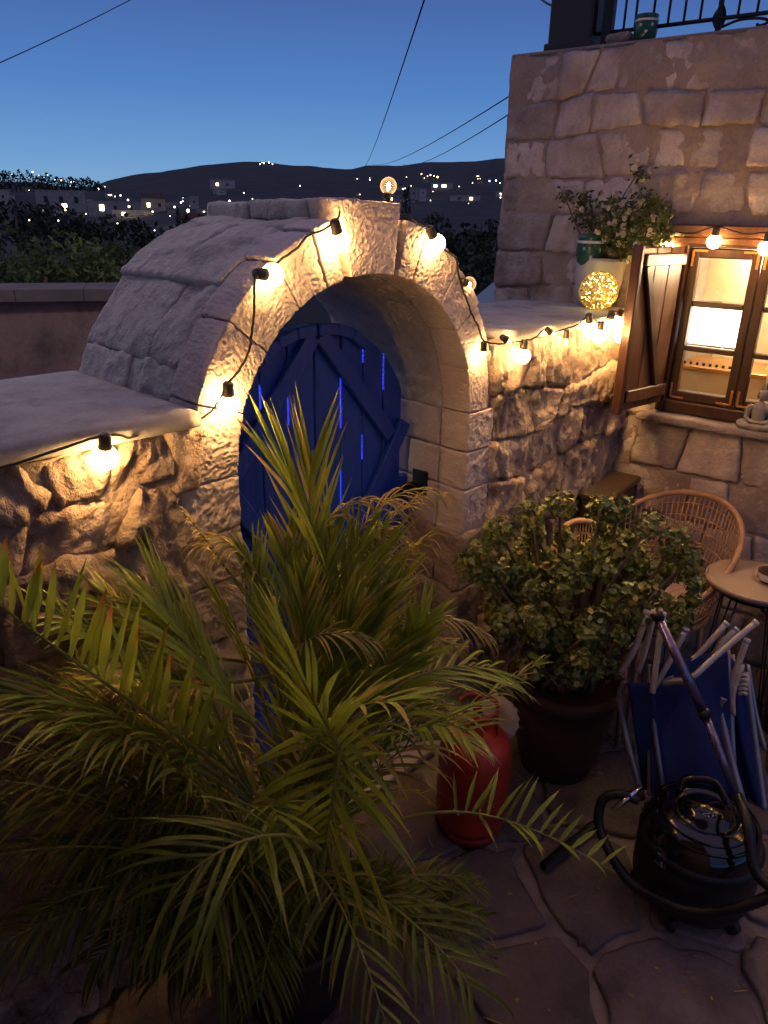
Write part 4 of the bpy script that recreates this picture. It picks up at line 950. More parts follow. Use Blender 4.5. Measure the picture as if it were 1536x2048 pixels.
for k in range(34):
    ax_ = g.normal(size=3); ax_ /= np.linalg.norm(ax_); x_ = np.cross(ax_, [.3, .5, 1]); x_ /= np.linalg.norm(x_); y_ = np.cross(ax_, x_); h_ = g.uniform(-.5, .5) * rb
    rr_ = math.sqrt(rb ** 2 - h_ ** 2); wb.add(*tube([bc + ax_ * h_ + (x_ * math.cos(a) + y_ * math.sin(a)) * rr_ for a in np.linspace(0, 6.283, 28)], .0011, 4, cap=False))
wb.build('wire_shell', M_GOLD, ball)
M_LED = emit('tiny_led', (1.0, .78, .25), 7); lv, lf = lathe([(1e-4, -.0028), (.0028, 0), (1e-4, .0028)], (0, 0, 0), 6)
for k in range(110):
    d = g.normal(size=3); d /= np.linalg.norm(d)
    o = bpy.data.objects.new('tiny_light', cached('tiny_light', lv, lf, M_LED)); COL.objects.link(o); o.parent = ball; o.location = [float(v) for v in (bc + d * rb * g.uniform(.72, 1.0) - org(ball))]
ld = bpy.data.lights.new('ball_lamp', 'POINT'); ld.energy = .10; ld.color = (1, .68, .2); ld.shadow_soft_size = .03
lo = bpy.data.objects.new('ball_lamp', ld); COL.objects.link(lo); lo.parent = ball; lo.location = [float(v) for v in (bc - org(ball))]

# =================================================================== BUDDHA FIGURINE ON THE SILL
bo = HP(.555, .03, 1.232)
bd = thing('seated_figurine', 'grey stone meditating figurine seated cross-legged on the window sill', 'figurine', bo)
S_ = .0108
def bp_(x, y, z): return bo + (HU * x + HN * y + Z_ * z) * S_
bm = MB()
def ell(c, r, seg=16):
    n_ = 9; V = []; 
    for i in range(n_ + 1):
        th_ = math.pi * i / n_
        for k in range(seg):
            a = 2 * math.pi * k / seg; V.append(bp_(c[0] + r[0] * math.sin(th_) * math.cos(a), c[1] + r[1] * math.sin(th_) * math.sin(a), c[2] + r[2] * math.cos(th_)))
    F = [(i * seg + k, i * seg + (k + 1) % seg, (i + 1) * seg + (k + 1) % seg, (i + 1) * seg + k) for i in range(n_) for k in range(seg)]
    return V, F
def limb(pts, rs): return tube(smooth_path([bp_(*p) for p in pts], 5), [float(v) for v in np.interp(np.linspace(0, len(rs) - 1, (len(pts) - 1) * 5 + 1), range(len(rs)), [r * S_ for r in rs])], 12)
body = MB()
V, F = lathe([(3.0 * S_, .3 * S_), (3.2 * S_, 1.5 * S_), (2.5 * S_, 3.6 * S_), (2.6 * S_, 5.2 * S_), (3.1 * S_, 7.2 * S_), (2.9 * S_, 8.3 * S_), (1.3 * S_, 9.3 * S_), (.95 * S_, 9.8 * S_), (.95 * S_, 10.6 * S_)], bo, 20)
Vn = V - bo; Vn = Vn - np.outer(Vn @ HN, HN) * .35; body.add(Vn + bo, F)
for s_ in (-1, 1):
    body.add(*limb([(s_ * 1.2, .3, 1.3), (s_ * 3.5, .8, 1.5), (s_ * 5.6, 1.8, 1.4), (s_ * 4.0, 3.4, 1.1), (s_ * 1.0, 3.9, .9), (-s_ * 1.2, 3.7, .8)], [1.7, 1.7, 1.4, 1.25, .95, .7]))
    body.add(*limb([(s_ * 2.6, 0, 8.0), (s_ * 3.6, 0, 6.8), (s_ * 4.1, .1, 4.8), (s_ * 3.7, 1.0, 3.2), (s_ * 2.0, 2.3, 2.6), (s_ * .5, 2.8, 2.6)], [1.1, 1.15, .95, .85, .7, .6]))
body.add(*ell((0, 2.6, 2.55), (1.3, .8, .45)))
body.build('body', M_BUDDHA, bd)
hd = MB(); hd.add(*ell((0, .1, 12.2), (1.55, 1.7, 2.05)))
hd.add(*ell((0, 1.75, 12.1), (.28, .4, .6))); hd.add(*ell((0, 1.55, 11.2), (.55, .3, .16)))
for s_ in (-1, 1): hd.add(*ell((s_ * 1.6, 0, 11.9), (.28, .45, 1.15))); hd.add(*ell((s_ * .6, 1.5, 12.5), (.38, .25, .14)))
head = hd.build('head', M_BUDDHA, bd)
hr_ = MB(); hr_.add(*ell((0, -.25, 13.1), (1.65, 1.75, 1.55))); hr_.add(*ell((0, -.1, 14.8), (.85, .85, .9))); hr_.add(*lathe([(.5 * S_, 0), (.35 * S_, .8 * S_), (1e-4, 1.7 * S_)], bp_(0, -.1, 15.3), 10))
hr_.build('hair', M_BUDDHA, bd)
V, F = block((3 * S_, 2.2 * S_, .4 * S_), (8, 6, 2), lambda T: np.array([bp_(-1.5 + 3 * t_[0], 3.6 + 1.2 * (1 - t_[1]) , .1 + 1.8 * t_[1] + .3 * t_[2]) for t_ in T]), r=.002, amp=.001, seed=1); mk('robe_fold', V, F, M_BUDDHA, bd)

# =================================================================== PATIO FURNITURE
# storage chest in the corner
cc = onZ(1153, 957, .93), onZ(1216, 910, .93), onZ(1254, 924, .93), onZ(1194, 977, .93)
ctr = HP(.065, .22, 0)
ch = thing('storage_chest', 'narrow black storage chest with brown lid in the wall corner', 'chest', ctr)
V, F = hbox(.012, .125, .035, .40, .0, .895, .006); mk('box', V, F, M_CHEST, ch, smooth=False)
V, F = hbox(.006, .133, .028, .41, .90, .93, .006); mk('lid', V, F, M_LID, ch, smooth=False)
V, F = hbox(.03, .105, .40, .405, .55, .86, .002); mk('front_panel', V, F, M_CHEST, ch, smooth=False)

def rattan_chair(c, face, label, w=.27, hback=.42, seat=.42):
    """tub chair: c centre on the floor, face = unit direction it faces"""
    t = thing('rattan_chair', label, 'chair', c, 'rattan chairs'); f = np.array(face, float); f /= np.linalg.norm(f); sdv = np.cross(f, Z_)
    def P(a, r, z): return c + (f * math.cos(a) + sdv * math.sin(a)) * r + Z_ * z
    rim = []; low = []
    for k in range(33):
        a = math.pi * (.30 + 1.4 * k / 32); bk = max(0.0, math.cos((a - math.pi) * .8)) ** 1.1
        rim.append(P(a, w * (1.02 + .12 * bk), seat + .13 + (hback - .13) * bk)); low.append(P(a, w * .86, seat))
    V, F = tube(rim, .013, 8); mk('top_rim', V, F, M_RATTAN, t)
    ring = [P(2 * math.pi * k / 32, w * .87, seat) for k in range(33)]; V, F = tube(ring, .012, 8, cap=False); mk('seat_ring', V, F, M_RATTAN, t)
    for k in range(0, 33):
        for h_ in (0, .5):
            i = k + h_
            if i > 32: continue
            a_ = rim[int(i)] if h_ == 0 else (rim[k] + rim[min(k + 1, 32)]) / 2; b_ = low[int(i)] if h_ == 0 else (low[k] + low[min(k + 1, 32)]) / 2
            m_ = (a_ + b_) / 2; m_ = m_ + (m_ - c - Z_ * m_[2]) / (np.linalg.norm(m_ - c - Z_ * m_[2]) + 1e-6) * .012
            V, F = tube([a_, m_, b_], .0032, 5); mk('cane_rib', V, F, M_RATTAN, t)
    for q in (.12, .25, .38, .5, .62, .75, .88):
        V, F = tube([low[k] * (1 - q) + rim[k] * q + (rim[k] - c - Z_ * rim[k][2]) * .03 for k in range(2, 31)], .0034, 5); mk('cane_weave', V, F, M_RATTAN, t)
    for a in (.7, 2.3, 3.98, 5.6):
        V, F = tube([P(a, w * .8, seat), P(a, w * .95, .0)], .012, 8); mk('leg', V, F, M_RATTAN, t)
    cs = MB(); cs.add(*lathe([(1e-3, 0), (w * .76, 0), (w * .82, .015), (w * .82, .03), (w * .74, .045), (1e-3, .05)], c + Z_ * (seat + .006), 28)); cush = cs.build('cushion', M_CUSH, t)
    for k in range(-3, 4):
        h_ = math.sqrt(max(0, (w * .74) ** 2 - (k * .06) ** 2)); V, F = bar(c + Z_ * (seat + .055) + sdv * k * .055 - f * h_, c + Z_ * (seat + .055) + sdv * k * .055 + f * h_, .012, .003, Z_, .001); mk('stripe', V, F, M_STRAW, cush)
    return t
rattan_chair(HP(.33, .37, 0), -HU * .35 + HN * .9, 'woven rattan tub chair against the house wall, the fully visible larger one', w=.285, hback=.42, seat=.50)
rattan_chair(WP(2.42, .33, 0), WN * .8 - WU * .4, 'rattan chair whose curved rim just shows above the leafy shrub', w=.17, hback=.42, seat=.46)

# round side table with wire legs
tc_ = HP(.735, .42, .755)
tb = thing('round_table', 'small round pale bistro table on thin black wire legs', 'table', HP(.735, .42, 0))
V, F = lathe([(1e-3, -.022), (.165, -.022), (.178, -.012), (.18, 0), (.175, .006), (.165, .004), (.158, .002), (1e-3, .002)], tc_, 48); mk('table_top', V, F, M_TABLE, tb)
V, F = lathe([(.13, -.05), (.135, -.04), (.135, -.024), (.13, -.024)], tc_, 32); mk('apron', V, F, M_IRON, tb)
for k in range(4):
    a = k * math.pi / 2 + .35
    d = np.array([math.cos(a), math.sin(a), 0]); e = np.array([-d[1], d[0], 0]); g0 = tc_ - Z_ * tc_[2]
    V, F = tube([tc_ + d * .11 + e * .035 - Z_ * .03, g0 + d * .19, tc_ + d * .11 - e * .035 - Z_ * .03], .004, 6); mk('leg', V, F, M_IRON, tb)
cl = HP(.775, .40, .757)
t = thing('candle_bowl', 'small terracotta bowl with pale patterned band on the round table', 'bowl', cl)
V, F = lathe([(1e-3, 0), (.035, 0), (.045, .02), (.047, .042), (.042, .044), (.038, .02), (1e-3, .012)], cl, 24); mk('bowl', V, F, M_TERRA, t)
V, F = lathe([(.046, .012), (.0485, .022), (.049, .036), (.0475, .038)], cl, 24); mk('patterned_band', V, F, M_WHITE, t)
# folded table / tray stand (dark pointed leg behind) and second table at edge
t = thing('folded_stool', 'slim dark wire plant stand behind the folded loungers', 'stand', at(1290, 1290, 2.9) * [1, 1, 0])
b0 = at(1290, 1280, 2.9) * [1, 1, 0]
for k in range(3):
    a = k * 2.09 + .4; d = np.array([math.cos(a), math.sin(a), 0]); e = np.array([-d[1], d[0], 0])
    V, F = tube([b0 + d * .07 + e * .03 + Z_ * .5, b0 + d * .15, b0 + d * .07 - e * .03 + Z_ * .5], .0035, 6); mk('leg', V, F, M_IRON, t)
V, F = lathe([(1e-3, .0), (.1, 0), (.105, .006), (.1, .012), (1e-3, .012)], b0 + Z_ * .5, 28); mk('plate', V, F, M_IRON, t)
# dark potted plant behind chair at right
pb = HP(.93, .16, 0)
t = thing('potted_plant', 'dark spiky leaved plant behind the round table at the right edge', 'plant', pb)
V, F = lathe([(1e-3, 0), (.08, 0), (.10, .25), (.11, .26), (.10, .27), (1e-3, .24)], pb, 24); mk('pot', V, F, M_DARKP, t)
g = np.random.default_rng(77)
for k in range(26):
    a = g.uniform(0, 6.28); l_ = g.uniform(.35, .62); d = np.array([math.cos(a), math.sin(a), 0]); e = np.array([-d[1], d[0], 0]); rows_ = []
    for q in np.linspace(0, 1, 7):
        p = pb + Z_ * .24 + d * l_ * q * .55 * (1 + q * .3) + Z_ * l_ * (q * 1.25 - .35 * q * q); w_ = .022 * math.sin(math.pi * min(1, q * .85 + .12)); rows_ += [p - e * w_, p + Z_ * .003, p + e * w_]
    F = [(3 * i + j, 3 * i + j + 1, 3 * i + j + 4, 3 * i + j + 3) for i in range(6) for j in (0, 1)]; mk('leaf', rows_, F, M_TREED, t)

# =================================================================== BIG JADE SHRUB IN POT
jb = np.array([.70, 2.36, 0.0])
jd = thing('jade_shrub', 'large round leaved succulent shrub in a terracotta pot by the rubble wall', 'shrub', jb)
V, F = lathe([(1e-3, 0), (.135, 0), (.16, .10), (.185, .26), (.20, .36), (.215, .365), (.22, .40), (.21, .415), (.19, .41), (.18, .37), (1e-3, .36)], jb, 40); mk('pot', V, F, M_TERRA, jd)
g = np.random.default_rng(15); blobs = []
JC = jb + np.array([.02, -.05, .76])
for k in range(66):
    v = g.normal(size=3); v /= np.linalg.norm(v); v[2] = v[2] * .9
    blobs.append((JC + v * np.array([.34, .30, .24]) * g.uniform(.5, 1.0), g.uniform(.04, .085)))
for k in range(40):
    v = g.normal(size=3); v /= np.linalg.norm(v); v[2] = abs(v[2]) * .9 - .1
    blobs.append((JC + v * np.array([.37, .33, .29]) * g.uniform(.9, 1.1), g.uniform(.018, .032)))
for (x, y, d) in ((960, 1110, 2.2), (1000, 1060, 2.3), (1060, 1030, 2.35), (1120, 1010, 2.4), (1200, 1020, 2.4), (1240, 1015, 2.45), (1300, 1050, 2.4), (1350, 1085, 2.4), (1375, 1120, 2.4), (1370, 1140, 2.45), (980, 1150, 2.2), (940, 1130, 2.2), (1010, 1250, 2.15), (1200, 1320, 2.2), (1060, 1330, 2.15), (1130, 1345, 2.2)):
    blobs.append((at(x, y, d), .05))
br = MB()
for c_, r_ in blobs:
    p0 = jb + Z_ * .38 + g.normal(size=3) * [.04, .04, 0]; m_ = (p0 + c_) / 2 + g.normal(size=3) * .03; br.add(*tube(smooth_path([p0, m_, c_], 4), [.011 - .0008 * i for i in range(9)], 6))
br.build('branches', M_BARK, jd)
nL = 15000; cen = np.array([b[0] for b in blobs]); rad = np.array([b[1] for b in blobs]); k = g.integers(0, len(blobs), nL); v = g.normal(size=(nL, 3)); v /= np.linalg.norm(v, axis=1, keepdims=True)
P = cen[k] + v * rad[k][:, None] * g.uniform(.6, 1.1, (nL, 1)); n_ = v * .6 + g.normal(size=(nL, 3)) * .6 + [0, 0, .5]; n_ /= np.linalg.norm(n_, axis=1, keepdims=True)
x_ = np.cross(n_, g.normal(size=(nL, 3))); x_ /= np.linalg.norm(x_, axis=1, keepdims=True); y_ = np.cross(n_, x_); sz = g.uniform(.0055, .0145, (nL, 1))
rings = [P + n_ * sz * .0]
for a in range(6):
    an = a * math.pi / 3; rings.append(P + (x_ * math.cos(an) * .8 + y_ * math.sin(an)) * sz + n_ * sz * .22)
V = np.stack(rings, 1).reshape(-1, 3); F = []
for i in range(nL):
    o_ = 7 * i
    for a in range(0, 6, 2): F.append((o_, o_ + 1 + a, o_ + 1 + (a + 1) % 6, o_ + 1 + (a + 2) % 6))
tn = g.uniform(.55, 1.5, (nL, 1)) * np.where(g.random((nL, 1)) < .12, np.array([[1.8, 1.25, .9]]), np.array([[1, 1, 1]]))
mk('foliage', V, F, M_JADE, jd, kind='stuff', colors=np.repeat(tn, 7, 0))

# =================================================================== GAS CYLINDER
gc = np.array([.325, 2.02, 0.0])
gt = thing('gas_cylinder', 'orange red gas bottle with collar handle between the palm and the shrub pot', 'gas cylinder', gc)
V, F = lathe([(1e-3, .03), (.08, .03), (.115, .05), (.122, .08), (.122, .36), (.116, .41), (.09, .445), (.05, .46), (1e-3, .465)], gc, 40); mk('body', V, F, M_RED, gt)
V, F = lathe([(.10, 0), (.105, .0), (.105, .05), (.10, .05)], gc, 32, close=False); mk('foot_ring', V, F, M_RED, gt)
V, F = lathe([(.1225, .21), (.1235, .212), (.1235, .222), (.1225, .224)], gc, 40); mk('weld_band', V, F, M_RED, gt)
seg = 40; V = []; F = []                               # collar: two tall uprights with openings, joined by a top ring
for z, r_ in ((.43, .072), (.46, .070), (.55, .068), (.575, .067)):
    for k in range(seg):
        a = 2 * math.pi * k / seg; V.append(gc + np.array([math.cos(a) * r_, math.sin(a) * r_, z]))
nV = len(V)
for z, r_ in ((.43, .068), (.46, .066), (.55, .064), (.575, .063)):
    for k in range(seg):
        a = 2 * math.pi * k / seg; V.append(gc + np.array([math.cos(a) * r_, math.sin(a) * r_, z]))
def op(k): return (k % 20) in (2, 3, 4, 5, 6, 7) or (k % 20) in (11, 12, 13, 14, 15, 16)
for k in range(seg):
    k2 = (k + 1) % seg
    for i in range(3):
        if i == 1 and op(k): continue
        a, b = i * seg + k, i * seg + k2; F.append((a, b, b + seg, a + seg)); F.append((a + nV + seg, b + nV + seg, b + nV, a + nV))
    F.append((3 * seg + k, 3 * seg + k2, 3 * seg + k2 + nV, 3 * seg + k + nV))
    if op(k): F.append((seg + k, seg + k2, seg + k2 + nV, seg + k + nV)); F.append((2 * seg + k + nV, 2 * seg + k2 + nV, 2 * seg + k2, 2 * seg + k))
mk('collar_handle', V, F, M_RED, gt)
V, F = lathe([(.014, .46), (.014, .50), (.02, .505), (.02, .53), (.008, .535), (1e-3, .54)], gc, 14); mk('valve', V, F, M_IRON, gt)
for o_ in list(gt.children):
    for v_ in o_.data.vertices: v_.co.z *= .9
# printed mark near the foot
for k, (w_, sx_) in enumerate(((.008, -.012), (.008, .004))):
    a = math.atan2(-gc[1], -gc[0]) - .35; d = np.array([math.cos(a), math.sin(a), 0]); e = np.array([-d[1], d[0], 0])
    V, F = obox(gc + d * .1222 + e * sx_ + Z_ * .16, e, d, Z_, .004, .0015, .009, .0005); mk('white_mark', V, F, M_WHITE, gt)
# straw scalloped disc behind the cylinder
dc = at(985, 1440, 2.17); t = thing('scalloped_disc', 'pale straw coloured scalloped disc leaning between gas bottle and shrub pot', 'ornament', dc * [1, 1, 0])
fd = -ray(985, 1440); fd[2] = .2; fd /= np.linalg.norm(fd); ex = np.cross(Z_, fd); ex /= np.linalg.norm(ex); ey = np.cross(fd, ex); V = []; N_ = 72
for o_, q in ((-.006, 1), (.006, .97), (.008, .55), (.004, .5), (.004, .001)):
    for k in range(N_):
        a = 2 * math.pi * k / N_; r_ = .088 * q * (1 + (.07 * abs(math.sin(a * 9)) if q > .9 else 0)); V.append(dc + (ex * math.cos(a) + ey * math.sin(a)) * r_ + fd * o_)
F = [(i * N_ + k, i * N_ + (k + 1) % N_, (i + 1) * N_ + (k + 1) % N_, (i + 1) * N_ + k) for i in range(4) for k in range(N_)] + [tuple(range(N_))[::-1]]
mk('disc', V, F, M_STRAW, t); V, F = tube([dc - ey * .08 - fd * .01, (dc - fd * .06) * [1, 1, 0]], .008, 8); mk('support', V, F, M_BARK, t)

# =================================================================== FOLDED LOUNGERS
def lounger(pc4, tubes, label, extra=()):
    base_ = (np.array(pc4[0]) + np.array(pc4[1])) / 2 * [1, 1, 0]
    t = thing('folded_lounger', label, 'sun lounger', base_, 'folded blue loungers')
    a, b, c, d = [np.array(p) for p in pc4]          # bottom-left, bottom-right, top-right, top-left
    nrm_ = np.cross(b - a, d - a); nrm_ /= np.linalg.norm(nrm_)
    if nrm_.dot(-a) < 0: nrm_ = -nrm_
    def f(T):
        u, v, w = T[:, :1], T[:, 1:2], T[:, 2:3]
        return a * (1 - u) * (1 - v) + b * u * (1 - v) + c * u * v + d * (1 - u) * v + nrm_ * (w * .012 + .012 * np.sin(np.pi * u) * np.sin(np.pi * v) + .004 * np.sin(u * 9 + v * 5))
    V, F = block((np.linalg.norm(b - a), np.linalg.norm(d - a), .012), (18, 24, 2), f, r=.005, amp=.002, nsc=.08, seed=3); mk('fabric', V, F, M_FABRIC, t)
    V, F = tube(smooth_path([d - nrm_ * .005, a * .93 + d * .07 - nrm_ * .005, a * .98 + b * .02 - nrm_ * .005, a * .9 + b * .1, a * .1 + b * .9, b * .98 + a * .02, b * .93 + c * .07, c - nrm_ * .005], 5), .010, 8); mk('frame', V, F, M_ALUD, t)
    for i, tb_ in enumerate(tubes):
        V, F = tube(smooth_path(tb_, 6), .0098, 10); mk('leg_tube', V, F, M_ALU, t)
        V, F = tube([tb_[0], tb_[0] + (tb_[0] - tb_[1]) / np.linalg.norm(tb_[0] - tb_[1]) * .012], .0112, 10); mk('end_cap', V, F, M_WHITE, t)
    for nm, pts, r_, m_ in extra:
        V, F = tube(smooth_path([np.array(p) for p in pts], 5), r_, 8); mk(nm, V, F, m_, t)
D1 = 2.22
lounger([at(1300, 1585, 2.12), at(1470, 1600, 2.16), at(1455, 1300, 2.32), at(1300, 1330, 2.28)],
        [[at(1292, 1235, 2.22), at(1268, 1300, 2.2), at(1240, 1345, 2.2)], [at(1305, 1240, 2.24), at(1290, 1300, 2.22), at(1275, 1345, 2.22)], [at(1325, 1232, 2.2), at(1312, 1330, 2.18), at(1305, 1385, 2.17)],
         [at(1370, 1262, 2.3), at(1335, 1330, 2.27), at(1310, 1375, 2.25)], [at(1450, 1250, 2.36), at(1390, 1315, 2.3), at(1330, 1365, 2.25)], [at(1508, 1248, 2.34), at(1440, 1305, 2.26), at(1385, 1355, 2.2)], [at(1470, 1262, 2.38), at(1440, 1290, 2.35), at(1425, 1315, 2.33)]],
        'folded blue lounger with many pale legs sticking up, nearer the shrub',
        [('hinge_plate', [at(1286, 1222, 2.22), at(1305, 1228, 2.22), at(1326, 1222, 2.22)], .010, M_ALU), ('hinge_plate', [at(1325, 1368, 2.2), at(1350, 1362, 2.2), at(1378, 1364, 2.2)], .013, M_ALUD), ('side_tube', [at(1250, 1360, 2.2), at(1240, 1395, 2.2), at(1252, 1470, 2.18), at(1285, 1600, 2.1)], .011, M_ALUD), ('side_tube', [at(1300, 1390, 2.19), at(1312, 1480, 2.16), at(1330, 1600, 2.1)], .008, M_ALUD)])
lounger([at(1478, 1590, 2.24), at(1528, 1612, 2.2), at(1490, 1345, 2.35), at(1462, 1310, 2.36)],
        [[at(1492, 1285, 2.32), at(1470, 1345, 2.3), at(1448, 1400, 2.27)]],
        'folded blue lounger seen edge-on at the right, beside the other lounger',
        [('side_tube', [at(1448, 1395, 2.26), at(1442, 1420, 2.25), at(1458, 1500, 2.2), at(1495, 1640, 2.12)], .012, M_ALUD), ('side_tube', [at(1486, 1330, 2.26), at(1468, 1385, 2.25), at(1468, 1430, 2.24)], .006, M_ALU), ('side_tube', [at(1495, 1330, 2.4), at(1512, 1430, 2.35), at(1530, 1500, 2.3)], .008, M_ALUD)] +
        [('ratchet_tooth', [at(1478, 1352 + 9 * k, 2.27), at(1486, 1350 + 9 * k, 2.27), at(1494, 1353 + 9 * k, 2.27)], .0055, M_ALU) for k in range(5)])
V, F = block((.16, .5, .012), (10, 20, 2), lambda T: np.array([at(1255 + 50 * t_[0] + 30 * (1 - t_[1]), 1580 - 215 * t_[1], 2.17 + .03 * t_[2]) for t_ in T]), r=.004, amp=.003, nsc=.08, seed=8)
t = thing('folded_lounger', 'narrow dark blue folded lounger at the shrub side, behind the grey frame', 'sun lounger', at(1280, 1590, 2.17) * [1, 1, 0], 'folded blue loungers'); mk('fabric', V, F, M_FABRIC, t)

# =================================================================== VACUUM CLEANER
vc = np.array([.99, 1.74, 0.0])
vt = thing('vacuum_cleaner', 'glossy black drum vacuum cleaner with hose and metal tube on the patio', 'vacuum cleaner', vc)
V, F = lathe([(1e-3, .05), (.13, .05), (.155, .065), (.165, .10), (.165, .22), (.16, .245), (.166, .25), (.166, .262), (.155, .27)], vc, 44); V = vc + (V - vc) * [1.08, 1.08, 1.0]; mk('drum', V, F, M_BLACKM, vt)
V, F = lathe([(.158, .268), (.152, .30), (.13, .335), (.095, .352), (.085, .352), (.08, .344), (.07, .344), (.066, .36), (.04, .375), (1e-3, .378)], vc, 44); V = vc + (V - vc) * [1.08, 1.08, 1.0]; lid_ = mk('motor_head', V, F, M_BLACK, vt)
for k in range(3):
    V, F = lathe([(.140 - .024 * k, .322 + .011 * k), (.146 - .024 * k, .328 + .011 * k), (.140 - .024 * k, .334 + .010 * k)], vc, 44); V = vc + (V - vc) * [1.08, 1.08, 1.0]; mk('ridge', V, F, M_BLACK, lid_)
V, F = tube(smooth_path([vc + [-.06, .07, .36], vc + [-.04, .08, .40], vc + [.03, .05, .42], vc + [.06, .0, .38]], 6), .012, 10); mk('handle', V, F, M_BLACK, vt)
# emblem of pale strokes on the head (a made-up looking short mark)
for (dx, dy, l_, an) in ((-.018, -.006, .012, .2), (-.004, -.004, .012, .25), (.010, -.002, .010, .2), (-.010, -.014, .009, 1.3), (.004, -.012, .009, 1.3), (.014, -.010, .006, .9), (-.02, -.014, .007, .6)):
    c = vc + np.array([dx - .005, dy - .03, .3755]); d = np.array([math.cos(an), math.sin(an), 0]); V, F = bar(c - d * l_ / 2, c + d * l_ / 2, .0034, .0015, Z_, .0003); mk('emblem_stroke', V, F, M_WHITE, vt)
V, F = obox(vc + [.06, -.135, .285], np.array([.9, .4, 0]) / .985, np.array([-.4, .9, 0]) / .985, Z_, .016, .012, .007, .003); mk('switch', V, F, M_ORANGE, vt)
V, F = obox(vc + [.018, -.148, .28], np.array([1., .1, 0]), np.array([-.1, 1., 0]), Z_, .016, .010, .006, .003); mk('socket_cover', V, F, M_POTG, vt)
for a in (-2.6, 2.6):
    d = np.array([math.cos(a), math.sin(a), 0]); e = np.array([-d[1], d[0], 0])
    V, F = obox(vc + d * .172 + Z_ * .255, e, d, Z_, .02, .006, .03, .004); mk('clip', V, F, M_CHROME if a > 0 else M_BLACK, vt)
for k in range(5):
    a = k * 1.2566 + .3; p = vc + np.array([math.cos(a) * .15, math.sin(a) * .15, .027]); d = np.array([-math.sin(a), math.cos(a), 0])
    V, F = lathe([(1e-3, -.012), (.022, -.012), (.026, -.008), (.026, .008), (.022, .012), (1e-3, .012)], p, 18, d); mk('caster', V, F, M_BLACKM, vt)
hose = smooth_path([at(1275, 1600, 1.98), at(1240, 1588, 1.97), at(1205, 1600, 1.96), at(1198, 1650, 1.93), at(1222, 1710, 1.88), at(1262, 1765, 1.85), at(1330, 1805, 1.80), at(1400, 1825, 1.79), at(1480, 1815, 1.80), at(1570, 1780, 1.84)], 14)
V, F = tube(hose, [.0142 + .0018 * (i % 2) for i in range(len(hose))], 12); mk('hose', V, F, M_BLACKM, vt)
hose2 = smooth_path([at(1475, 1590, 2.02), at(1495, 1650, 1.92), at(1510, 1740, 1.85), at(1560, 1790, 1.82)], 14)
V, F = tube(hose2, [.0142 + .0018 * (i % 2) for i in range(len(hose2))], 12); mk('hose', V, F, M_BLACKM, vt)
V, F = tube([at(1282, 1574, 2.0), at(1225, 1620, 1.93)], .009, 10); mk('chrome_elbow', V, F, M_CHROME, vt)
V, F = tube([at(1312, 1225, 2.16), at(1318, 1240, 2.15)], .0185, 14); mk('tube_cap', V, F, M_BLACKM, vt)
V, F = tube([at(1318, 1240, 2.15), at(1408, 1425, 2.06)], .0150, 14); mk('tube', V, F, M_PURP, vt)
V, F = tube([at(1405, 1420, 2.06), at(1412, 1434, 2.056)], .0185, 14); mk('tube_collar', V, F, M_BLACKM, vt)
V, F = tube([at(1412, 1434, 2.056), at(1470, 1585, 1.99)], .0125, 14); mk('tube', V, F, M_PURP, vt)
nz = thing('crevice_nozzle', 'flat black suction nozzle lying on the flagstones left of the vacuum', 'nozzle', onZ(1130, 1700, 0))
A_, B_ = onZ(1188, 1650, .03), onZ(1085, 1735, .02)
V, F = bar(A_, B_, .03, .026, Z_, .008); mk('body', V, F, M_BLACKM, nz)
V, F = tube([A_, onZ(1200, 1640, .035)], .014, 10); mk('neck', V, F, M_CHROME, nz)

# =================================================================== PALM
pb = np.array([-.22, 1.42, 0.0])
palm = thing('areca_palm', 'bushy areca palm with arching yellow green fronds in the foreground', 'palm', pb)
V, F = lathe([(1e-3, 0), (.13, 0), (.155, .14), (.165, .26), (.17, .28), (.16, .285), (.15, .27), (1e-3, .26)], pb, 32); mk('pot', V, F, M_DARKP, palm)
pg = np.random.default_rng(2024)
GRN = np.array([1, 1, 1]); DRY = np.array([1.9, 1.15, 2.6]); RED_ = np.array([1.7, .22, .6])
def bez(P, t):
    n = len(P) - 1; return sum(math.comb(n, i) * (1 - t) ** (n - i) * t ** i * np.array(P[i]) for i in range(n + 1))
def leaflet(o, d, side, L, w, droop, dry, tip_dry, nseg=8, fold=.35, twist=0.0, red=False):
    """one strap leaf: V-folded, tapering, bending down with its own weight"""
    d = d / np.linalg.norm(d); side = side - d * side.dot(d); side /= np.linalg.norm(side) + 1e-9; nn = np.cross(side, d)
    V = []; C_ = []; p = o.copy(); dd = d.copy()
    for i in range(nseg + 1):
        t = i / nseg; ww = w * (1 + .12 * math.sin(i * 2.3 + L * 90)) * (math.sin(math.pi * min(1, t * .80 + .13)) ** .75) * (1 - t ** 5) + .0003
        a = twist * t; s2 = side * math.cos(a) + nn * math.sin(a); n2 = np.cross(s2, dd)
        V += [p - s2 * ww + n2 * ww * fold, p - n2 * ww * .1, p + s2 * ww + n2 * ww * fold]
        k = 1.0 if dry else (max(0, (t - (1 - tip_dry)) / max(tip_dry, 1e-3)) if tip_dry > 0 else 0)
        k = min(1, k * 1.2); base_c = GRN * (1 + .25 * t); c = base_c * (1 - k) + (RED_ if red else DRY) * k; C_ += [c, c * .92, c]
        dd = dd + np.array([0, 0, -1.0]) * droop * (1.0 / nseg) * (.4 + 1.3 * t); dd /= np.linalg.norm(dd); p = p + dd * L / nseg
    F = [(3 * i + j, 3 * i + j + 1, 3 * i + j + 4, 3 * i + j + 3) for i in range(nseg) for j in (0, 1)]
    return np.array(V), F, np.array(C_)
nsep = [0]
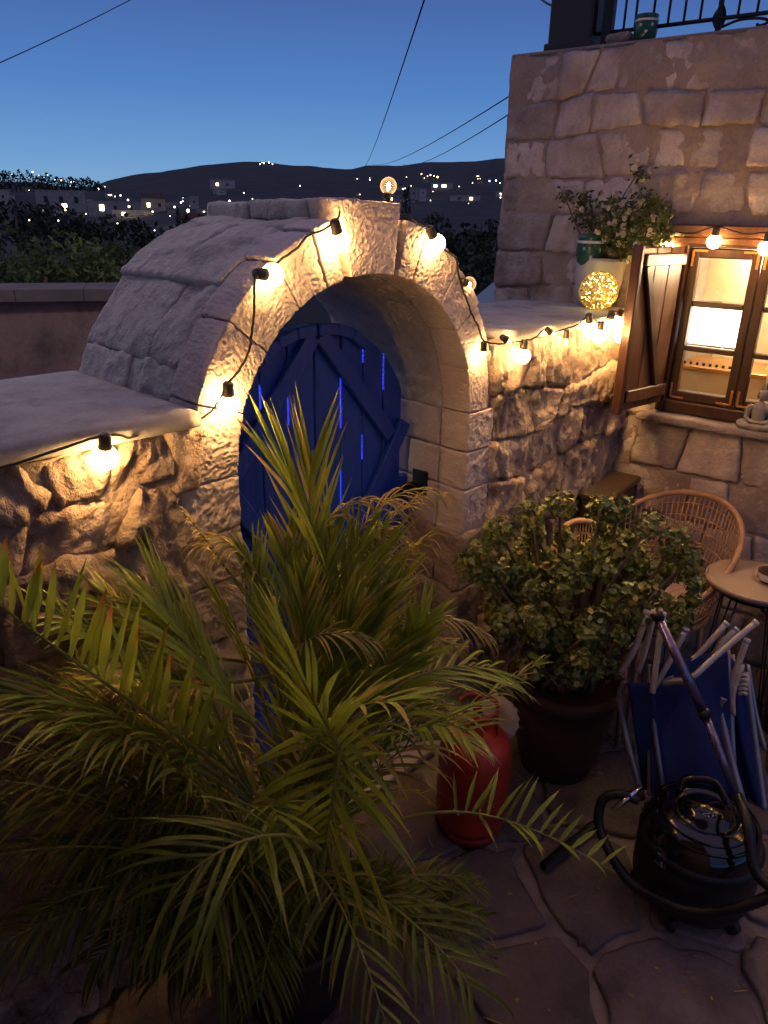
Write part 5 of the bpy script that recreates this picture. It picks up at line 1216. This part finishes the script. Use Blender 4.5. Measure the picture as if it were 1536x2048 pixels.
def frond(P, nl=34, L=.24, w=.0065, droop=.9, lift=.35, dryp=.08, tipd=.3, separate=False, fwd=.8, red=False, start=.22, side_bias=None, gdry=False, shade_tone=1.0, label=None, up_bias=0.0):
    pts = [bez(P, t) for t in np.linspace(0, 1, 22)]
    rr_ = [.0055 * (1 - .8 * i / 21) for i in range(22)]
    V, F = tube(pts, rr_, 6); fo = mk('frond', V, F, M_RACH, palm, label=label)
    Vs = []; Fs = []; Cs = []; n0 = 0
    for k in range(nl):
        t = start + (1 - start) * (k + pg.uniform(-.2, .2)) / nl; t = min(max(t, .02), .995)
        o = bez(P, t); T = bez(P, min(1, t + .02)) - bez(P, max(0, t - .02)); T /= np.linalg.norm(T)
        S = np.cross(T, Z_); S /= np.linalg.norm(S) + 1e-9; N_ = np.cross(S, T)
        ln = L * (.55 + .45 * math.sin(math.pi * min(1, (t - start) / (1 - start) * .8 + .2))) * pg.uniform(.85, 1.1)
        for sg in (-1, 1):
            if side_bias is not None and sg != side_bias and pg.random() < .75: continue
            f_ = fwd * (.7 + .9 * t); d = S * sg + T * f_ + N_ * lift + Z_ * up_bias + pg.normal(size=3) * .15
            dry = gdry or pg.random() < dryp; td = pg.uniform(0, tipd * 2) if pg.random() < .6 else 0
            V, F, C_ = leaflet(o, d, np.cross(d, N_ + pg.normal(size=3) * .15), ln * (.9 if dry else 1), w * pg.uniform(.75, 1.15), droop * pg.uniform(.6, 1.4) * (1.7 if dry else 1), dry, td, twist=pg.uniform(-.8, .8) * (2.2 if dry else 1), red=red)
            C_ = C_ * pg.uniform(.75, 1.2) * shade_tone  # random leaf tone, times the shade put into the colour of low fronds
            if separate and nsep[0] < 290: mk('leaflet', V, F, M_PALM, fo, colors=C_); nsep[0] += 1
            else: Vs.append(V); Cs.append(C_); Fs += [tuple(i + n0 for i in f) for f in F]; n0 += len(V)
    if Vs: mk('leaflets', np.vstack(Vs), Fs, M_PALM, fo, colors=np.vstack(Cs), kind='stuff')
    return fo
# prominent fronds, surveyed
frond([at(470, 1560, 1.30), at(330, 1440, 1.15), at(160, 1340, 1.05), at(-60, 1165, 1.0)], 24, .19, .0072, .12, .3, .0, .20, True, fwd=.1, red=True, side_bias=-1, start=.15, label='frond at the left edge with upright red tipped leaflets', up_bias=2.6)
frond([at(700, 1330, 1.60), at(672, 1180, 1.60), at(640, 1060, 1.62), at(560, 930, 1.64)], 15, .31, .0066, .16, .14, .10, .2, True, fwd=2.3, start=.3)
frond([at(640, 1330, 1.55), at(625, 1180, 1.6), at(610, 1050, 1.62), at(625, 900, 1.66)], 11, .28, .0048, .2, .1, .2, .25, True, fwd=2.6, start=.35)
frond([at(700, 1560, 1.22), at(690, 1500, 1.15), at(640, 1440, 1.08), at(560, 1270, 1.08)], 13, .24, .0068, .4, .25, .0, .1, True, fwd=1.5, start=.2)
frond([at(690, 1420, 1.18), at(672, 1560, 1.12), at(662, 1620, 1.10), at(650, 1700, 1.09)], 11, .25, .0064, .6, .1, .05, .2, True, fwd=.7, start=.05)
frond([at(560, 1500, 1.3), at(470, 1420, 1.28), at(400, 1330, 1.30), at(310, 1180, 1.36)], 14, .28, .0062, .35, .2, .0, .15, True, fwd=2.0)
frond([at(720, 1480, 1.45), at(770, 1420, 1.5), at(800, 1330, 1.55), at(860, 1225, 1.6)], 17, .17, .0075, .3, .3, .0, .05, True, fwd=1.1)
frond([at(700, 1450, 1.4), at(780, 1370, 1.5), at(880, 1310, 1.6), at(985, 1340, 1.66)], 20, .26, .0045, .8, .2, .35, .3, False, fwd=.9)
frond([at(800, 1640, 1.5), at(900, 1610, 1.52), at(1010, 1610, 1.55), at(1230, 1745, 1.50)], 15, .14, .0058, .35, .6, .0, .2, True, fwd=.3, side_bias=-1, start=.35)
frond([at(720, 1500, 1.4), at(860, 1480, 1.55), at(960, 1400, 1.7), at(1100, 1310, 1.8)], 7, .10, .0040, .6, .2, .4, .3, False, fwd=2.2, start=.4)
frond([at(640, 1700, 1.1), at(560, 1640, 1.0), at(450, 1670, .95), at(330, 1790, .93)], 11, .24, .0055, .9, .15, .0, .1, True, fwd=.8, side_bias=None, start=.25, shade_tone=.55)  # shade put into this low frond's colour
# the mass of the clump
specs = []
for k in range(125):
    a = pg.uniform(0, 2 * math.pi); el = pg.uniform(.55, 1.35); Lf = pg.uniform(.5, .80)
    b0 = pb + np.array([pg.normal() * .07, pg.normal() * .07, .27]); hd_ = np.array([math.cos(a), math.sin(a), 0.0]) + np.array([.16, .42, 0])
    hd_[:2] *= 1.0; h = hd_ / max(.6, np.linalg.norm(hd_))
    st_ = pg.uniform(.25, .48)
    p1 = b0 + Z_ * st_ + h * .12; p2 = p1 + h * Lf * .42 * math.cos(el) + Z_ * Lf * .62 * math.sin(el); p3 = p2 + h * Lf * pg.uniform(.30, .5) + Z_ * Lf * (.22 * math.sin(el) - pg.uniform(.02, .30))
    if np.dot(p3 - WO, WN) < .05 or np.linalg.norm(p3[:2]) < .62 or p3[1] < .6: continue
    # keep the clump under its surveyed outline
    dd_ = p3 - CAMP; zc = dd_ @ FW; yy = 1024 - F_PX * (dd_ @ UP) / zc; xx = 768 + F_PX * (dd_ @ RT) / zc
    lim = np.interp(xx, [-200, 0, 300, 400, 560, 700, 830, 900, 1000], [1280, 1300, 1260, 1180, 1060, 1060, 1160, 1350, 1500])
    if yy < lim or xx > 960 or (xx < 330 and yy < 1230) or (yy > 1480 and pg.random() < .85): continue
    frond([b0, p1, p2, p3], int(pg.integers(16, 26)), pg.uniform(.15, .27), pg.uniform(.0032, .0058), pg.uniform(.35, 1.3), pg.uniform(.0, .5), pg.choice([.05, .1, .15, .5]), .35, fwd=pg.uniform(.7, 1.9), shade_tone=1.0 if p3[2] > .75 else pg.uniform(.35, .6))  # low-tipped fronds get shade put into their leaf colour
for k in range(5):                                     # low skirt of drooping fronds with shade put into their colour, towards the left and the viewer
    a = pg.uniform(math.pi * .75, math.pi * 1.75); h = np.array([math.cos(a), math.sin(a), 0]); Lf = pg.uniform(.35, .62); b0 = pb + [0, 0, .26]
    p1 = b0 + Z_ * pg.uniform(.1, .45) + h * .08; p2 = p1 + h * Lf * .5 + Z_ * Lf * .25; p3 = p2 + h * Lf * .4 - Z_ * Lf * pg.uniform(.1, .4)
    if np.dot(p3 - WO, WN) < .04 or np.linalg.norm(p3 - CAMP) < .8: continue
    frond([b0, p1, p2, p3], 20, pg.uniform(.15, .24), pg.uniform(.0035, .0055), pg.uniform(.6, 1.3), .15, .2, .2, fwd=1.0, shade_tone=pg.uniform(.4, .7))
for (x, y, d) in ((505, 1120, 1.55), (570, 1085, 1.6), (660, 1075, 1.62), (715, 1090, 1.6), (765, 1100, 1.62), (805, 1150, 1.62), (450, 1230, 1.42), (610, 1180, 1.5), (770, 1210, 1.55), (700, 1240, 1.5), (825, 1260, 1.6), (530, 1260, 1.42)):
    b0 = at(600 + (x - 600) * .15, 1560, 1.45); e = at(x, y, d); m1 = b0 * .6 + e * .4 + Z_ * .06; m2 = b0 * .25 + e * .75 + Z_ * .04
    frond([b0, m1, m2, e + (e - b0) * .02], 18, pg.uniform(.15, .21), pg.uniform(.0038, .0055), pg.uniform(.2, .7), .05, .15, .35, fwd=pg.uniform(1.8, 2.8), start=.3)
for (x, y, d) in ((110, 1230, 1.3), (200, 1200, 1.38), (290, 1210, 1.4), (-60, 1420, 1.15), (20, 1390, 1.2)):
    b0 = at(520, 1620, 1.35); e = at(x, y, d); m1 = b0 * .6 + e * .4 + Z_ * .10; m2 = b0 * .25 + e * .75 + Z_ * .08
    frond([b0, m1, m2, e], 24, pg.uniform(.15, .22), pg.uniform(.0038, .0058), pg.uniform(.4, .9), .1, .15, .35, fwd=pg.uniform(1.0, 1.8), start=.25)
for (x, y, d) in ((40, 1500, 1.35), (0, 1620, 1.3), (90, 1700, 1.25), (160, 1560, 1.35), (230, 1750, 1.22), (300, 1850, 1.15), (60, 1830, 1.15), (180, 1930, 1.08), (330, 1950, 1.08), (250, 1480, 1.35), (430, 1960, 1.05), (-40, 1720, 1.2), (380, 1700, 1.2), (120, 1450, 1.4), (-60, 1560, 1.3), (-20, 1900, 1.1), (520, 2000, 1.02)):
    b0 = pb + [0, 0, .27]; e = at(x, y, d); m1 = b0 * .7 + e * .3 + Z_ * .16; m2 = b0 * .3 + e * .7 + Z_ * .14
    frond([b0, m1, m2, e], 30, pg.uniform(.15, .20), pg.uniform(.0028, .0042), pg.uniform(.7, 1.4), .0, .15, .2, fwd=1.0, start=.2, shade_tone=pg.uniform(.28, .5))  # the corner's shade is put into these fronds' leaf colour
# fine dry strands in front of the door and jamb
for (x0, y0, x1, y1, x2, y2, d) in ((700, 1000, 800, 950, 900, 990, 1.7), (720, 1180, 820, 1110, 860, 1070, 1.72), (560, 1080, 680, 960, 800, 1010, 1.65), (700, 1250, 900, 1180, 990, 1290, 1.7), (780, 1300, 900, 1230, 935, 1330, 1.7), (600, 1180, 690, 1060, 790, 1060, 1.66), (640, 1120, 760, 1000, 830, 1100, 1.7), (700, 1290, 830, 1330, 920, 1430, 1.6), (640, 1200, 720, 1040, 800, 1120, 1.68), (480, 1200, 420, 1080, 380, 1040, 1.5), (520, 1150, 470, 1050, 400, 1090, 1.5), (330, 1330, 260, 1250, 180, 1290, 1.35), (560, 1300, 640, 1230, 760, 1290, 1.45), (420, 1400, 330, 1350, 250, 1400, 1.25), (700, 1120, 780, 1010, 850, 1000, 1.72)):
    frond([at(620, 1330, 1.6), at(x0, y0, d), at(x1, y1, d), at(x2, y2, d)], 15, .13, .0028, 1.2, .2, 1, .3, fwd=1.1, start=.3, gdry=True)
# lower right tuft of small fronds, shade put into their leaf colour, by the flagstones
for k in range(12):
    x, y = pg.uniform(700, 900), pg.uniform(1750, 2000); p0 = pb + [.12, .0, .25]; e = onZ(x + 110, y, pg.uniform(.1, .3)); m_ = (p0 + e) / 2 + Z_ * .15
    frond([p0, p0 + Z_ * .1, m_, e], 22, .13, .0045, .6, .25, .3, .3, fwd=.9, shade_tone=pg.uniform(.35, .6))
fl_ = []; nf = 0; FV = []; FC = []
for k in range(90):
    x, y = pg.uniform(700, 1530), pg.uniform(1450, 2040); o = onZ(x, y, .007); a = pg.uniform(0, 6.28); L_f = pg.uniform(.02, .09) if pg.random() < .35 else pg.uniform(.006, .02)
    V, F, C_ = leaflet(o, np.array([math.cos(a), math.sin(a), .12]), np.array([-math.sin(a), math.cos(a), 0]), L_f, max(.0018, L_f * .035) if L_f > .02 else L_f * .35, .15, True, 0, nseg=4, twist=pg.uniform(-.5, .5))
    FV.append(V); FC.append(C_ * pg.uniform(.5, 1)); fl_ += [tuple(i + nf for i in f) for f in F]; nf += len(V)
mk('fallen_leaves', np.vstack(FV), fl_, M_PALM, None, colors=np.vstack(FC), kind='stuff', label='dry leaf bits and strands scattered on the flagstones', cat='fallen leaves')
# cane stems
for k in range(12):
    a = k * .52; p = pb + np.array([math.cos(a) * .07, math.sin(a) * .07, .26]); V, F = tube(smooth_path([p, p + [.02, .05, .2], p + np.array([math.cos(a) * .05, math.sin(a) * .05 + .08, .45])], 4), .010, 8); mk('cane', V, F, M_RACH, palm)
